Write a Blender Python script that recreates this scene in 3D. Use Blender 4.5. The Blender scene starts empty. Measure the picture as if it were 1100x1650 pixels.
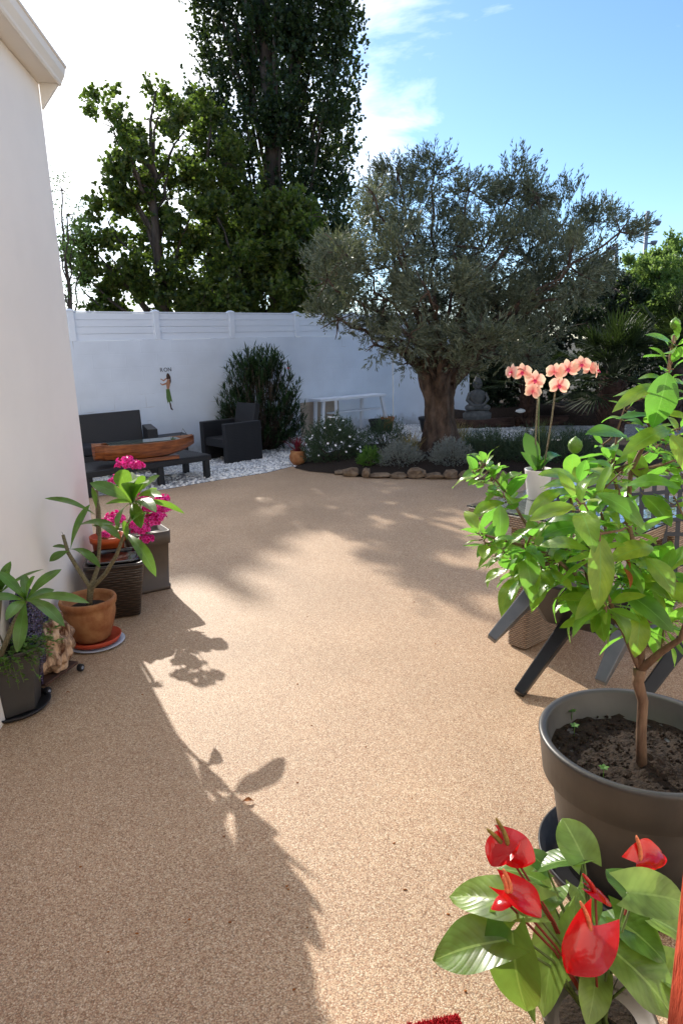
import bpy, bmesh, math, random, zlib
import numpy as np
from mathutils import Vector, Matrix, noise
random.seed(7); RNG = np.random.default_rng(7)
sc = bpy.context.scene; C = sc.collection

# ------------------------------------------------------------------ camera
FPX, CAMH = 1100.0, 1.6                    # focal length in photo pixels, eye height
PITCH, ROLL = math.radians(13.7), math.radians(1.8)
_f = Vector((0, math.cos(PITCH), -math.sin(PITCH))); _u = Vector((0, math.sin(PITCH), math.cos(PITCH))); _r = Vector((1, 0, 0))
cx = _r*math.cos(ROLL) - _u*math.sin(ROLL); cy = _r*math.sin(ROLL) + _u*math.cos(ROLL)
cam = bpy.data.objects.new('camera', bpy.data.cameras.new('camera')); C.objects.link(cam)
cam.matrix_world = Matrix(((cx.x, cy.x, -_f.x, 0), (cx.y, cy.y, -_f.y, 0), (cx.z, cy.z, -_f.z, CAMH), (0, 0, 0, 1)))
cam.data.sensor_fit = 'VERTICAL'; cam.data.sensor_height = 36; cam.data.lens = 36*FPX/1650
cam.data.clip_start = .05; cam.data.clip_end = 2000
sc.camera = cam

# ------------------------------------------------------------------ light
SUN_EL, SUN_AZ = math.radians(30), math.radians(27)     # azimuth to the left of straight ahead
SUN_STRENGTH, SKY_STRENGTH, EXPOSURE = 2.05, 0.068, 1.7
sc.view_settings.view_transform = 'Standard'; sc.view_settings.look = 'None'
sc.view_settings.exposure = EXPOSURE; sc.view_settings.gamma = 1
sund = Vector((-math.sin(SUN_AZ)*math.cos(SUN_EL), math.cos(SUN_AZ)*math.cos(SUN_EL), math.sin(SUN_EL)))
L = bpy.data.lights.new('sun', 'SUN'); L.energy = SUN_STRENGTH; L.angle = math.radians(.55); L.color = (1, .93, .83)
lo = bpy.data.objects.new('sun', L); C.objects.link(lo); lo.rotation_euler = sund.to_track_quat('Z', 'Y').to_euler()
W = bpy.data.worlds.new('World'); sc.world = W; W.use_nodes = True
nt = W.node_tree; nt.nodes.clear()
def wn(t, **k):
    n = nt.nodes.new(t)
    for a, b in k.items(): setattr(n, a, b)
    return n
out = wn('ShaderNodeOutputWorld'); bg = wn('ShaderNodeBackground'); sky = wn('ShaderNodeTexSky', sky_type='NISHITA')
sky.sun_disc = False; sky.sun_elevation = SUN_EL; sky.sun_rotation = -SUN_AZ; sky.air_density = 1.0; sky.dust_density = .3; sky.ozone_density = 6
bg.inputs[1].default_value = SKY_STRENGTH
tc = wn('ShaderNodeTexCoord'); mp = wn('ShaderNodeMapping'); mp.inputs['Scale'].default_value = (1, 1, 3.2)
n1 = wn('ShaderNodeTexNoise'); n1.inputs['Scale'].default_value = 2.6; n1.inputs['Detail'].default_value = 7; n1.inputs['Roughness'].default_value = .6; n1.inputs['Distortion'].default_value = .5
dot = wn('ShaderNodeVectorMath', operation='DOT_PRODUCT'); dot.inputs[1].default_value = sund
mr = wn('ShaderNodeMapRange'); mr.inputs[1].default_value = .78; mr.inputs[2].default_value = .97; mr.inputs[3].default_value = -.18; mr.inputs[4].default_value = .36
add = wn('ShaderNodeMath', operation='ADD'); cr = wn('ShaderNodeMapRange'); cr.inputs[1].default_value = .47; cr.inputs[2].default_value = .85
mix = wn('ShaderNodeMix', data_type='RGBA'); mix.inputs[7].default_value = (11.5, 11.5, 11.6, 1)
lk = nt.links.new
lk(tc.outputs['Generated'], mp.inputs[0]); lk(mp.outputs[0], n1.inputs[0]); lk(tc.outputs['Generated'], dot.inputs[0])
lk(dot.outputs['Value'], mr.inputs[0]); lk(n1.outputs[0], add.inputs[0]); lk(mr.outputs[0], add.inputs[1]); sep = wn('ShaderNodeSeparateXYZ'); lk(tc.outputs['Generated'], sep.inputs[0])       # extra cloud out of view, overhead and right, added to brighten the shade
mr2 = wn('ShaderNodeMapRange'); mr2.inputs[1].default_value = .60; mr2.inputs[2].default_value = .92; mr2.inputs[3].default_value = 0; mr2.inputs[4].default_value = .29; mxx = wn('ShaderNodeMath', operation='MAXIMUM'); lk(sep.outputs[2], mxx.inputs[0]); lk(sep.outputs[0], mxx.inputs[1]); lk(mxx.outputs[0], mr2.inputs[0])
add2 = wn('ShaderNodeMath', operation='ADD'); lk(add.outputs[0], add2.inputs[0]); lk(mr2.outputs[0], add2.inputs[1]); lk(add2.outputs[0], cr.inputs[0])
lk(cr.outputs[0], mix.inputs[0]); lk(sky.outputs[0], mix.inputs[6]); lk(mix.outputs[2], bg.inputs[0]); lk(bg.outputs[0], out.inputs[0])

# ------------------------------------------------------------------ helpers
def ray(px, py):
    return _f*FPX + cx*(px-550) + cy*(825-py)
def G(px, py, z=0.0):                      # point at height z seen at a photo pixel
    d = ray(px, py); t = (z-CAMH)/d.z; return Vector((d.x*t, d.y*t, z))
def P(px, py, Y):                          # point at forward distance Y seen at a photo pixel
    d = ray(px, py); t = Y/d.y; return Vector((d.x*t, Y, CAMH+d.z*t))
def V(*a): return Vector(a)

class MB:
    def __init__(s): s.v = []; s.f = []; s.uv = []; s.n = 0
    def add(s, verts, faces, uvs=None):
        b = s.n; s.v.extend([tuple(v) for v in verts]); s.n += len(verts)
        s.f.extend([tuple(i+b for i in f) for f in faces]); s.uv.extend(uvs if uvs else [(0, 0)]*len(verts)); return s
    def box(s, c, size, rot=None, taper=1.0):
        x, y, z = size[0]/2, size[1]/2, size[2]/2; R = rot or Matrix.Identity(3); c = Vector(c); vs = []
        for k, q in ((-1, 1.0), (1, taper)):
            for i, j in ((-1, -1), (1, -1), (1, 1), (-1, 1)): vs.append(c + R @ Vector((i*x*q, j*y*q, k*z)))
        return s.add(vs, [(3, 2, 1, 0), (4, 5, 6, 7), (0, 1, 5, 4), (1, 2, 6, 5), (2, 3, 7, 6), (3, 0, 4, 7)])
    def beam(s, a, b, w, h, w2=None, h2=None, up=V(0, 0, 1)):
        a = Vector(a); b = Vector(b); d = (b-a).normalized(); sd = d.cross(up)
        if sd.length < 1e-4: sd = d.cross(V(1, 0, 0))
        sd.normalize(); u = sd.cross(d); w2 = w if w2 is None else w2; h2 = h if h2 is None else h2; vs = []
        for p, ww, hh in ((a, w, h), (b, w2, h2)):
            for i, j in ((-1, -1), (1, -1), (1, 1), (-1, 1)): vs.append(p + sd*i*ww/2 + u*j*hh/2)
        return s.add(vs, [(3, 2, 1, 0), (4, 5, 6, 7), (0, 1, 5, 4), (1, 2, 6, 5), (2, 3, 7, 6), (3, 0, 4, 7)])
    def tube(s, pts, rad, n=8, cap=True):
        pts = [Vector(p) for p in pts]; m = len(pts)
        if not hasattr(rad, '__len__'): rad = [rad]*m
        vs = []; fs = []; ref = V(.31, .17, .93)
        for i, p in enumerate(pts):
            d = (pts[min(i+1, m-1)] - pts[max(i-1, 0)])
            d = d.normalized() if d.length > 1e-9 else V(0, 0, 1)
            a = d.cross(ref)
            if a.length < .15: a = d.cross(V(1, 0, 0))
            a.normalize(); b = d.cross(a)
            for k in range(n):
                t = 2*math.pi*k/n; vs.append(p + (a*math.cos(t) + b*math.sin(t))*rad[i])
        for i in range(m-1):
            for k in range(n): fs.append((i*n+k, i*n+(k+1) % n, (i+1)*n+(k+1) % n, (i+1)*n+k))
        if cap: fs.append(tuple(range(n-1, -1, -1))); fs.append(tuple((m-1)*n+k for k in range(n)))
        return s.add(vs, fs)
    def lathe(s, prof, c=(0, 0, 0), n=40, sq=0.0, rot=0.0, sx=1, sy=1):
        """prof: (r, z); sq>0 turns the circle into a rounded square (superellipse)"""
        c = Vector(c); vs = []; fs = []; m = len(prof)
        for r, z in prof:
            for k in range(n):
                t = 2*math.pi*k/n; ct, st = math.cos(t), math.sin(t)
                if sq: e = 2.0/sq; q = (abs(ct)**sq + abs(st)**sq)**(-1.0/sq); xx, yy = ct*q, st*q
                else: xx, yy = ct, st
                xx *= r*sx; yy *= r*sy
                vs.append(c + Vector((xx*math.cos(rot)-yy*math.sin(rot), xx*math.sin(rot)+yy*math.cos(rot), z)))
        for i in range(m-1):
            for k in range(n): fs.append((i*n+k, i*n+(k+1) % n, (i+1)*n+(k+1) % n, (i+1)*n+k))
        fs.append(tuple(range(n-1, -1, -1))); fs.append(tuple((m-1)*n+k for k in range(n)))
        return s.add(vs, fs)
    def leaf(s, a, b, width, up=V(0, 0, 1), sag=.12, fold=.18, nv=7, nu=4, heart=0.0, tip=1.0, wave=0.0, peak=.45, twist=0.0, fp=1.0):
        """a leaf surface from base a to tip b"""
        a = Vector(a); b = Vector(b); d = b-a; Lh = d.length
        if Lh < 1e-6: return s
        d.normalize(); sd = d.cross(up)
        if sd.length < .05: sd = d.cross(V(.7, .7, .1))
        sd.normalize(); nn = sd.cross(d).normalized()
        if twist: q = Matrix.Rotation(twist, 3, d); sd = q @ sd; nn = q @ nn
        vs = []; uv = []; fs = []; ph = random.random()*6.28
        for i in range(nv+1):
            v = i/nv; pw = math.log(.5)/math.log(peak); w = math.sin(math.pi*min(1, max(0, v**pw)))**.75 if 0 < v < 1 else 0
            if heart: w = (math.sin(math.pi*min(1, (v*.83+.17)))**.7)*(1-.0*v) if v < 1 else 0
            w = max(w, .03 if v == 0 else 0.0)*width/2
            if tip > 1 and v > .7: w *= 1-(v-.7)*(tip-1)*1.5
            cen = a + d*(v*Lh) + nn*(sag*Lh*(math.sin(math.pi*v)*.6 - v*v*.0))
            for j in range(nu+1):
                u = -1+2*j/nu; au = abs(u)
                q = cen + sd*(u*w) + nn*(fold*w*au**fp + wave*width*math.sin(v*11+ph+u*2)*au)
                if heart: q = q - d*(heart*Lh*(au**1.3)*(1-v)**3)*(1 if au > 0 else 0)
                vs.append(q); uv.append((u*.5+.5, v))
        for i in range(nv):
            for j in range(nu):
                k = i*(nu+1)+j; fs.append((k, k+1, k+nu+2, k+nu+1))
        return s.add(vs, fs, uv)
    def blob(s, c, r, sub=2, amp=.15, freq=2.0, seed=0, scale=(1, 1, 1), rot=None):
        bm = bmesh.new(); bmesh.ops.create_icosphere(bm, subdivisions=sub, radius=1)
        R = rot or Matrix.Identity(3); c = Vector(c); vs = []
        for v in bm.verts:
            k = 1 + amp*noise.noise(v.co*freq + V(seed*3.1, seed*1.7, seed)) * 2
            q = Vector((v.co.x*scale[0], v.co.y*scale[1], v.co.z*scale[2]))*k*r; vs.append(c + R @ q)
        fs = [tuple(v.index for v in f.verts) for f in bm.faces]; bm.free()
        return s.add(vs, fs)
    def quads(s, A):                       # numpy (N,4,3) quads
        N = len(A); b = s.n; s.v.extend(map(tuple, A.reshape(-1, 3).tolist())); s.n += 4*N
        s.f.extend([(b+4*i, b+4*i+1, b+4*i+2, b+4*i+3) for i in range(N)]); s.uv.extend([(.5, 0), (0, .5), (.5, 1), (1, .5)]*N); return s
    def build(s, name, m, parent=None, smooth=True, bevel=0.0, offset=None):
        me = bpy.data.meshes.new(name)
        vs = s.v if offset is None else [(x-offset[0], y-offset[1], z-offset[2]) for x, y, z in s.v]
        me.from_pydata(vs, [], s.f)
        ul = me.uv_layers.new(name='UVMap'); li = np.empty(len(me.loops), dtype=np.int32); me.loops.foreach_get('vertex_index', li)
        ul.data.foreach_set('uv', np.array(s.uv, dtype=np.float32)[li].ravel())
        if m: me.materials.append(m)
        me.update(); me.polygons.foreach_set('use_smooth', [smooth]*len(me.polygons))
        o = bpy.data.objects.new(name, me); C.objects.link(o)
        if bevel:
            b = o.modifiers.new('bevel', 'BEVEL'); b.width = bevel; b.segments = 2; b.limit_method = 'ANGLE'; b.angle_limit = .6
        if parent: o.parent = parent; o.matrix_parent_inverse = Matrix.Translation(-parent.location) if False else Matrix.Identity(4)
        return o
def part(mb, name, m, parent, smooth=True, bevel=0.0, label=None, kind=None):
    o = mb.build(name, m, parent, smooth, bevel, offset=parent.location if parent.parent is None else (0, 0, 0))
    if parent.parent is not None:          # sub-part: parent already local
        r = parent
        while r.parent: r = r.parent
        o.data.transform(Matrix.Translation(-r.location))
    if label: o['label'] = label
    if kind: o['kind'] = kind
    return o
def tag(o, label=None, cat=None, group=None, kind=None):
    if label: o['label'] = label
    if cat: o['category'] = cat
    if group: o['group'] = group
    if kind: o['kind'] = kind
    return o
def thing(name, loc, label, cat, group=None):
    global RNG
    k_ = zlib.crc32((name+cat+'%.2f' % loc[0]).encode()); random.seed(k_); RNG = np.random.default_rng(k_)   # each thing grows the same way whatever is built before it
    o = bpy.data.objects.new(name, None); C.objects.link(o); o.location = loc; o.empty_display_size = .1
    bpy.context.view_layer.update() if False else None
    return tag(o, label, cat, group)

# ------------------------------------------------------------------ materials
def mat(name, base, rough=.7, spec=.3, var=.0, vscale=8, bump=0.0, bscale=40, metal=0, stretch=(1, 1, 1), col2=None, detail=5, coat=0, coord='Object', ramp=(.35, .65), bdist=.01):
    m = bpy.data.materials.new(name); m.use_nodes = True; t = m.node_tree; b = t.nodes['Principled BSDF']
    b.inputs['Base Color'].default_value = (*base, 1); b.inputs['Roughness'].default_value = rough
    b.inputs['Specular IOR Level'].default_value = spec; b.inputs['Metallic'].default_value = metal; b.inputs['Coat Weight'].default_value = coat
    tcn = t.nodes.new('ShaderNodeTexCoord'); mpn = t.nodes.new('ShaderNodeMapping'); mpn.inputs['Scale'].default_value = stretch
    t.links.new(tcn.outputs[coord], mpn.inputs[0])
    if var or col2:
        n = t.nodes.new('ShaderNodeTexNoise'); n.inputs['Scale'].default_value = vscale; n.inputs['Detail'].default_value = detail; n.inputs['Roughness'].default_value = .62
        t.links.new(mpn.outputs[0], n.inputs[0])
        r = t.nodes.new('ShaderNodeMapRange'); r.inputs[1].default_value = ramp[0]; r.inputs[2].default_value = ramp[1]; t.links.new(n.outputs[0], r.inputs[0])
        x = t.nodes.new('ShaderNodeMix'); x.data_type = 'RGBA'
        c2 = col2 or tuple(c*(1+var) for c in base); c1 = base if col2 else tuple(c*(1-var) for c in base)
        x.inputs[6].default_value = (*c1, 1); x.inputs[7].default_value = (*c2, 1)
        t.links.new(r.outputs[0], x.inputs[0]); t.links.new(x.outputs[2], b.inputs['Base Color'])
    if bump:
        n = t.nodes.new('ShaderNodeTexNoise'); n.inputs['Scale'].default_value = bscale; n.inputs['Detail'].default_value = 4
        t.links.new(mpn.outputs[0], n.inputs[0])
        q = t.nodes.new('ShaderNodeBump'); q.inputs['Strength'].default_value = bump; q.inputs['Distance'].default_value = bdist
        t.links.new(n.outputs[0], q.inputs['Height']); t.links.new(q.outputs[0], b.inputs['Normal'])
    return m
def leafmat(name, c1, c2, trans=(.2, .35, .03), tw=.35, rough=.4, veins=False, spec=.4, back=None, c3=None):
    """leaf: colour varies leaf by leaf (random per island), light passes through"""
    m = bpy.data.materials.new(name); m.use_nodes = True; t = m.node_tree; b = t.nodes['Principled BSDF']; o = t.nodes['Material Output']; nl = t.links.new
    g = t.nodes.new('ShaderNodeNewGeometry'); x = t.nodes.new('ShaderNodeValToRGB')
    x.color_ramp.elements[0].color = (*c1, 1); x.color_ramp.elements[1].color = (*c2, 1)
    if c3: e = x.color_ramp.elements.new(.97); e.color = (*c3, 1); x.color_ramp.elements[1].position = .93
    nl(g.outputs['Random Per Island'], x.inputs[0]); col = x.outputs[0]
    if veins:
        uv = t.nodes.new('ShaderNodeUVMap'); sp = t.nodes.new('ShaderNodeSeparateXYZ'); nl(uv.outputs[0], sp.inputs[0])
        def mth(op, a, b_=None, c_=None):
            n = t.nodes.new('ShaderNodeMath'); n.operation = op
            for i, q in enumerate((a, b_, c_)):
                if q is None: continue
                if isinstance(q, (int, float)): n.inputs[i].default_value = q
                else: nl(q, n.inputs[i])
            return n.outputs[0]
        u = mth('ABSOLUTE', mth('SUBTRACT', sp.outputs[0], .5))
        ph = mth('ADD', mth('MULTIPLY', sp.outputs[1], 60.0), mth('MULTIPLY', u, -38.0))
        side = mth('POWER', mth('ABSOLUTE', mth('SINE', mth('MULTIPLY', ph, .5))), 6.0)
        midr = mth('LESS_THAN', u, .022)
        vmask = mth('MAXIMUM', midr, mth('MULTIPLY', mth('SUBTRACT', 1.0, side), 0.0)); 
        ns = t.nodes.new('ShaderNodeTexNoise'); ns.inputs['Scale'].default_value = 22; tcn = t.nodes.new('ShaderNodeTexCoord'); nl(tcn.outputs['Object'], ns.inputs[0])
        vy = t.nodes.new('ShaderNodeMix'); vy.data_type = 'RGBA'; vy.blend_type = 'MULTIPLY'
        rr = t.nodes.new('ShaderNodeMapRange'); rr.inputs[1].default_value = .3; rr.inputs[2].default_value = .7; rr.inputs[3].default_value = .5; rr.inputs[4].default_value = 1.5; nl(ns.outputs[0], rr.inputs[0])
        cmb = t.nodes.new('ShaderNodeCombineColor'); [nl(rr.outputs[0], cmb.inputs[i]) for i in range(3)]
        vy.inputs[0].default_value = 1; nl(col, vy.inputs[6]); nl(cmb.outputs[0], vy.inputs[7])
        mx = t.nodes.new('ShaderNodeMix'); mx.data_type = 'RGBA'; nl(mth('MULTIPLY', midr, .55), mx.inputs[0]); nl(vy.outputs[2], mx.inputs[6]); mx.inputs[7].default_value = (*[min(1, q*1.6+.05) for q in c2], 1)
        s2 = t.nodes.new('ShaderNodeMix'); s2.data_type = 'RGBA'; s2.blend_type = 'MULTIPLY'; nl(mth('MULTIPLY', side, .18), s2.inputs[0]); nl(mx.outputs[2], s2.inputs[6]); s2.inputs[7].default_value = (.45, .5, .4, 1)
        col = s2.outputs[2]
        bp = t.nodes.new('ShaderNodeBump'); bp.inputs['Strength'].default_value = .13; bp.inputs['Distance'].default_value = .003
        nl(mth('SUBTRACT', 1.0, mth('MAXIMUM', side, midr)), bp.inputs['Height']); nl(bp.outputs[0], b.inputs['Normal'])
    nl(col, b.inputs['Base Color']); b.inputs['Roughness'].default_value = rough; b.inputs['Specular IOR Level'].default_value = spec
    tr = t.nodes.new('ShaderNodeBsdfTranslucent'); tm = t.nodes.new('ShaderNodeMix'); tm.data_type = 'RGBA'; tm.inputs[0].default_value = .75
    nl(col, tm.inputs[6]); tm.inputs[7].default_value = (*trans, 1); nl(tm.outputs[2], tr.inputs[0])
    ms = t.nodes.new('ShaderNodeMixShader'); ms.inputs[0].default_value = tw; nl(b.outputs[0], ms.inputs[1]); nl(tr.outputs[0], ms.inputs[2]); nl(ms.outputs[0], o.inputs[0])
    return m
def voromat(name, cols, scale, rough=.6, spec=.3, gapdark=.35, bump=.6, dist=.004, big=.08, gapw=.25):
    """bound stones: every voronoi cell takes a stone colour, gaps between the stones are darker"""
    m = bpy.data.materials.new(name); m.use_nodes = True; t = m.node_tree; b = t.nodes['Principled BSDF']; nl = t.links.new
    tcn = t.nodes.new('ShaderNodeTexCoord'); wv = t.nodes.new('ShaderNodeTexNoise'); wv.inputs['Scale'].default_value = scale*.6
    vm = t.nodes.new('ShaderNodeVectorMath'); vm.operation = 'MULTIPLY_ADD'; vm.inputs[1].default_value = (.5/scale,)*3
    nl(tcn.outputs['Object'], wv.inputs[0]); nl(wv.outputs[1], vm.inputs[0]); nl(tcn.outputs['Object'], vm.inputs[2])
    v = t.nodes.new('ShaderNodeTexVoronoi'); v.inputs['Scale'].default_value = scale; nl(vm.outputs[0], v.inputs['Vector'])
    cr_ = t.nodes.new('ShaderNodeValToRGB'); cr_.color_ramp.interpolation = 'LINEAR'
    for i, c in enumerate(cols):
        e = cr_.color_ramp.elements[i] if i < 2 else cr_.color_ramp.elements.new(i/(len(cols)-1))
        e.position = i/(len(cols)-1); e.color = (*c, 1)
    sp = t.nodes.new('ShaderNodeSeparateColor'); nl(v.outputs['Color'], sp.inputs[0]); nl(sp.outputs[0], cr_.inputs[0])
    mr_ = t.nodes.new('ShaderNodeMapRange'); mr_.inputs[1].default_value = .45; mr_.inputs[2].default_value = .45+gapw; mr_.inputs[3].default_value = 1; mr_.inputs[4].default_value = gapdark; nl(v.outputs['Distance'], mr_.inputs[0])
    ns = t.nodes.new('ShaderNodeTexNoise'); ns.inputs['Scale'].default_value = 1.3; ns.inputs['Detail'].default_value = 8; nl(tcn.outputs['Object'], ns.inputs[0])
    m2 = t.nodes.new('ShaderNodeMapRange'); m2.inputs[1].default_value = .3; m2.inputs[2].default_value = .7; m2.inputs[3].default_value = 1-big; m2.inputs[4].default_value = 1+big; nl(ns.outputs[0], m2.inputs[0])
    mu = t.nodes.new('ShaderNodeMath'); mu.operation = 'MULTIPLY'; nl(mr_.outputs[0], mu.inputs[0]); nl(m2.outputs[0], mu.inputs[1])
    vx = t.nodes.new('ShaderNodeVectorMath'); vx.operation = 'SCALE'; nl(cr_.outputs[0], vx.inputs[0]); nl(mu.outputs[0], vx.inputs['Scale']); nl(vx.outputs[0], b.inputs['Base Color'])
    bp = t.nodes.new('ShaderNodeBump'); bp.inputs['Strength'].default_value = bump; bp.inputs['Distance'].default_value = dist; bp.invert = True
    nl(v.outputs['Distance'], bp.inputs['Height']); nl(bp.outputs[0], b.inputs['Normal'])
    b.inputs['Roughness'].default_value = rough; b.inputs['Specular IOR Level'].default_value = spec
    return m
def weavemat(name, c1, c2, sx=60, sz=110, rough=.45, bump=.8):
    """flat woven strands: brick pattern in object space, strands shift column by column"""
    m = bpy.data.materials.new(name); m.use_nodes = True; t = m.node_tree; b = t.nodes['Principled BSDF']; nl = t.links.new
    tcn = t.nodes.new('ShaderNodeTexCoord'); sp = t.nodes.new('ShaderNodeSeparateXYZ'); nl(tcn.outputs['Object'], sp.inputs[0])
    def mth(op, a, b_=None):
        n = t.nodes.new('ShaderNodeMath'); n.operation = op
        for i, q in enumerate((a, b_)):
            if q is None: continue
            if isinstance(q, (int, float)): n.inputs[i].default_value = q
            else: nl(q, n.inputs[i])
        return n.outputs[0]
    h = mth('MULTIPLY', mth('ADD', sp.outputs[0], mth('MULTIPLY', sp.outputs[1], -1.0)), sx)
    z = mth('MULTIPLY', mth('ADD', sp.outputs[2], mth('MULTIPLY', mth('ADD', sp.outputs[0], sp.outputs[1]), .0)), sz)
    row = mth('FLOOR', z); hh = mth('ADD', h, mth('MULTIPLY', mth('MODULO', row, 2.0), .5))
    st = mth('MULTIPLY', mth('ABSOLUTE', mth('SINE', mth('MULTIPLY', z, math.pi))), mth('ADD', .45, mth('MULTIPLY', .55, mth('ABSOLUTE', mth('SINE', mth('MULTIPLY', hh, math.pi))))))
    ns = t.nodes.new('ShaderNodeTexNoise'); ns.inputs['Scale'].default_value = 30; nl(tcn.outputs['Object'], ns.inputs[0])
    x = t.nodes.new('ShaderNodeMix'); x.data_type = 'RGBA'; x.inputs[6].default_value = (*c1, 1); x.inputs[7].default_value = (*c2, 1)
    nl(mth('MULTIPLY', st, mth('ADD', .5, ns.outputs[0])), x.inputs[0]); nl(x.outputs[2], b.inputs['Base Color'])
    bp = t.nodes.new('ShaderNodeBump'); bp.inputs['Strength'].default_value = bump; bp.inputs['Distance'].default_value = .004; nl(st, bp.inputs['Height']); nl(bp.outputs[0], b.inputs['Normal'])
    b.inputs['Roughness'].default_value = rough; return m

M = {}
M['patio'] = voromat('resin_bound_gravel', [(.29, .158, .082), (.41, .248, .148), (.46, .302, .19), (.56, .405, .258), (.405, .255, .152), (.68, .54, .385), (.49, .34, .20)], 245, rough=.55, spec=.3, bump=.35, big=.10, gapdark=.58)
M['white_gravel'] = voromat('white_gravel', [(.30, .31, .33), (.62, .63, .64), (.75, .75, .74), (.5, .52, .55), (.8, .8, .78)], 38, rough=.7, bump=.8, dist=.015, gapdark=.35)
M['pebble'] = mat('pebble', (.62, .63, .64), .6, col2=(.80, .80, .78), vscale=3)
M['earth'] = mat('earth', (.05, .045, .03), .95, var=.4, vscale=3, bump=.8, bscale=25)
M['soil'] = mat('soil', (.010, .006, .004), .95, col2=(.028, .017, .010), vscale=60, bump=1, bscale=90)
M['bark_mulch'] = mat('bark_mulch', (.014, .009, .006), .95, col2=(.045, .026, .017), vscale=40, bump=1, bscale=60)
M['render'] = mat('cream_render', (.83, .79, .73), .85, var=.045, vscale=.7, detail=9, bump=.12, bscale=220)
M['pvc'] = mat('white_pvc', (.74, .79, .85), .4, var=.02, vscale=2)  # skylight blue put into the white fence colour
M['gutter'] = mat('gutter_pvc', (.76, .72, .64), .42, var=.03, vscale=2)
M['tile'] = mat('roof_tile', (.25, .1, .06), .8, var=.3, vscale=12)
M['black_rattan'] = weavemat('black_rattan', (.0025, .0025, .003), (.012, .012, .015), 45, 90, .5)
M['black_plastic'] = mat('black_plastic', (.012, .013, .016), .4, var=.2, vscale=10)
M['grey_plastic'] = mat('grey_plastic', (.08, .088, .098), .36, spec=.5, var=.12, vscale=14)
M['pot_grey'] = mat('charcoal_pot', (.034, .033, .032), .42, spec=.45, col2=(.060, .057, .053), vscale=6, stretch=(1, 1, .4), bump=.05, bscale=60)
M['pot_char'] = mat('dark_pot', (.022, .022, .024), .45, var=.2, vscale=20)
M['pot_taupe'] = mat('taupe_pot', (.09, .072, .058), .5, var=.08, vscale=8)
M['terracotta'] = mat('terracotta', (.23, .08, .030), .75, col2=(.38, .19, .08), vscale=11, detail=8, bump=.15, bscale=50)
M['orange_pl'] = mat('orange_plastic', (.48, .085, .02), .45, var=.08)
M['red_saucer'] = mat('red_saucer', (.42, .06, .025), .45, var=.1)
M['grey_saucer'] = mat('grey_saucer', (.42, .47, .55), .4, var=.1)
M['white_ceramic'] = mat('white_ceramic', (.78, .76, .71), .35, spec=.5, var=.015, vscale=4)
M['wood_boat'] = mat('varnished_wood', (.09, .022, .007), .38, spec=.5, col2=(.26, .085, .025), vscale=7, stretch=(1, 1, 7), coat=.3)
M['white_wood'] = mat('white_painted_wood', (.72, .75, .8), .55, var=.04, vscale=6)
M['beige_board'] = mat('beige_board', (.42, .35, .28), .8, var=.06, vscale=3)
M['olive_bark'] = mat('olive_bark', (.025, .016, .011), .95, col2=(.15, .10, .07), vscale=8, stretch=(1, 1, .4), bump=1, bscale=14, detail=8, bdist=.06)
M['bark'] = mat('tree_bark', (.05, .036, .026), .95, col2=(.12, .09, .07), vscale=10, stretch=(1, 1, .2), bump=1, bscale=30)
M['citrus_bark'] = mat('citrus_bark', (.11, .065, .042), .8, col2=(.24, .155, .10), vscale=30, stretch=(1, 1, .25), bump=.5, bscale=90)
M['green_stem'] = mat('green_stem', (.10, .15, .04), .5, var=.3, vscale=20)
M['plum_stem'] = mat('plumeria_stem', (.11, .095, .05), .75, col2=(.24, .21, .13), vscale=70, stretch=(1, 1, 2.5), bump=.5, bscale=120)
M['red_stem'] = mat('red_stem', (.20, .03, .02), .5, var=.2)
M['stone'] = mat('edging_stone', (.09, .06, .04), .9, col2=(.24, .175, .115), vscale=9, bump=.7, bscale=25)
M['statue'] = mat('statue_stone', (.07, .07, .07), .9, col2=(.12, .12, .115), vscale=14, bump=.4, bscale=60)
M['geode_crust'] = mat('geode_crust', (.10, .04, .02), .5, col2=(.60, .42, .28), vscale=11, stretch=(1.6, 1.6, .6), bump=1, bscale=26, detail=10, ramp=(.42, .56), bdist=.03)
M['amethyst'] = voromat('amethyst', [(.01, .008, .03), (.06, .045, .13), (.02, .015, .05), (.14, .12, .24)], 90, rough=.15, spec=.8, gapdark=.3, bump=1, dist=.012)
M['glass'] = mat('glass', (.92, .97, .95), .03, spec=.5); M['glass'].node_tree.nodes['Principled BSDF'].inputs['Transmission Weight'].default_value = 1
M['rattan'] = weavemat('brown_rattan', (.07, .04, .022), (.44, .33, .23), 34, 92, .5, 1)
M['rattan_top'] = weavemat('pale_rattan', (.10, .10, .095), (.36, .36, .33), 38, 90, .45)
M['dark_wicker'] = weavemat('dark_wicker_pot', (.012, .008, .006), (.06, .04, .028), 16, 62, .35, .9)
M['red_wood'] = mat('red_painted_wood', (.44, .055, .022), .65, col2=(.56, .10, .05), vscale=45, stretch=(1, 1, .2), bump=.6, bscale=160)
M['red_bristle'] = mat('red_bristle', (.42, .012, .02), .8, var=.3, vscale=90)
M['spathe'] = leafmat('red_spathe', (.38, .002, .004), (.52, .004, .006), (.7, .006, .006), .20, .18, spec=.5)
_b = M['spathe'].node_tree.nodes['Principled BSDF']; _b.inputs['Coat Weight'].default_value = .3; _b.inputs['Coat Roughness'].default_value = .08
_n = M['spathe'].node_tree.nodes.new('ShaderNodeTexNoise'); _n.inputs['Scale'].default_value = 30; _n.inputs['Detail'].default_value = 2; _t = M['spathe'].node_tree.nodes.new('ShaderNodeTexCoord'); _q = M['spathe'].node_tree.nodes.new('ShaderNodeBump'); _q.inputs['Strength'].default_value = .35; _q.inputs['Distance'].default_value = .006
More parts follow.
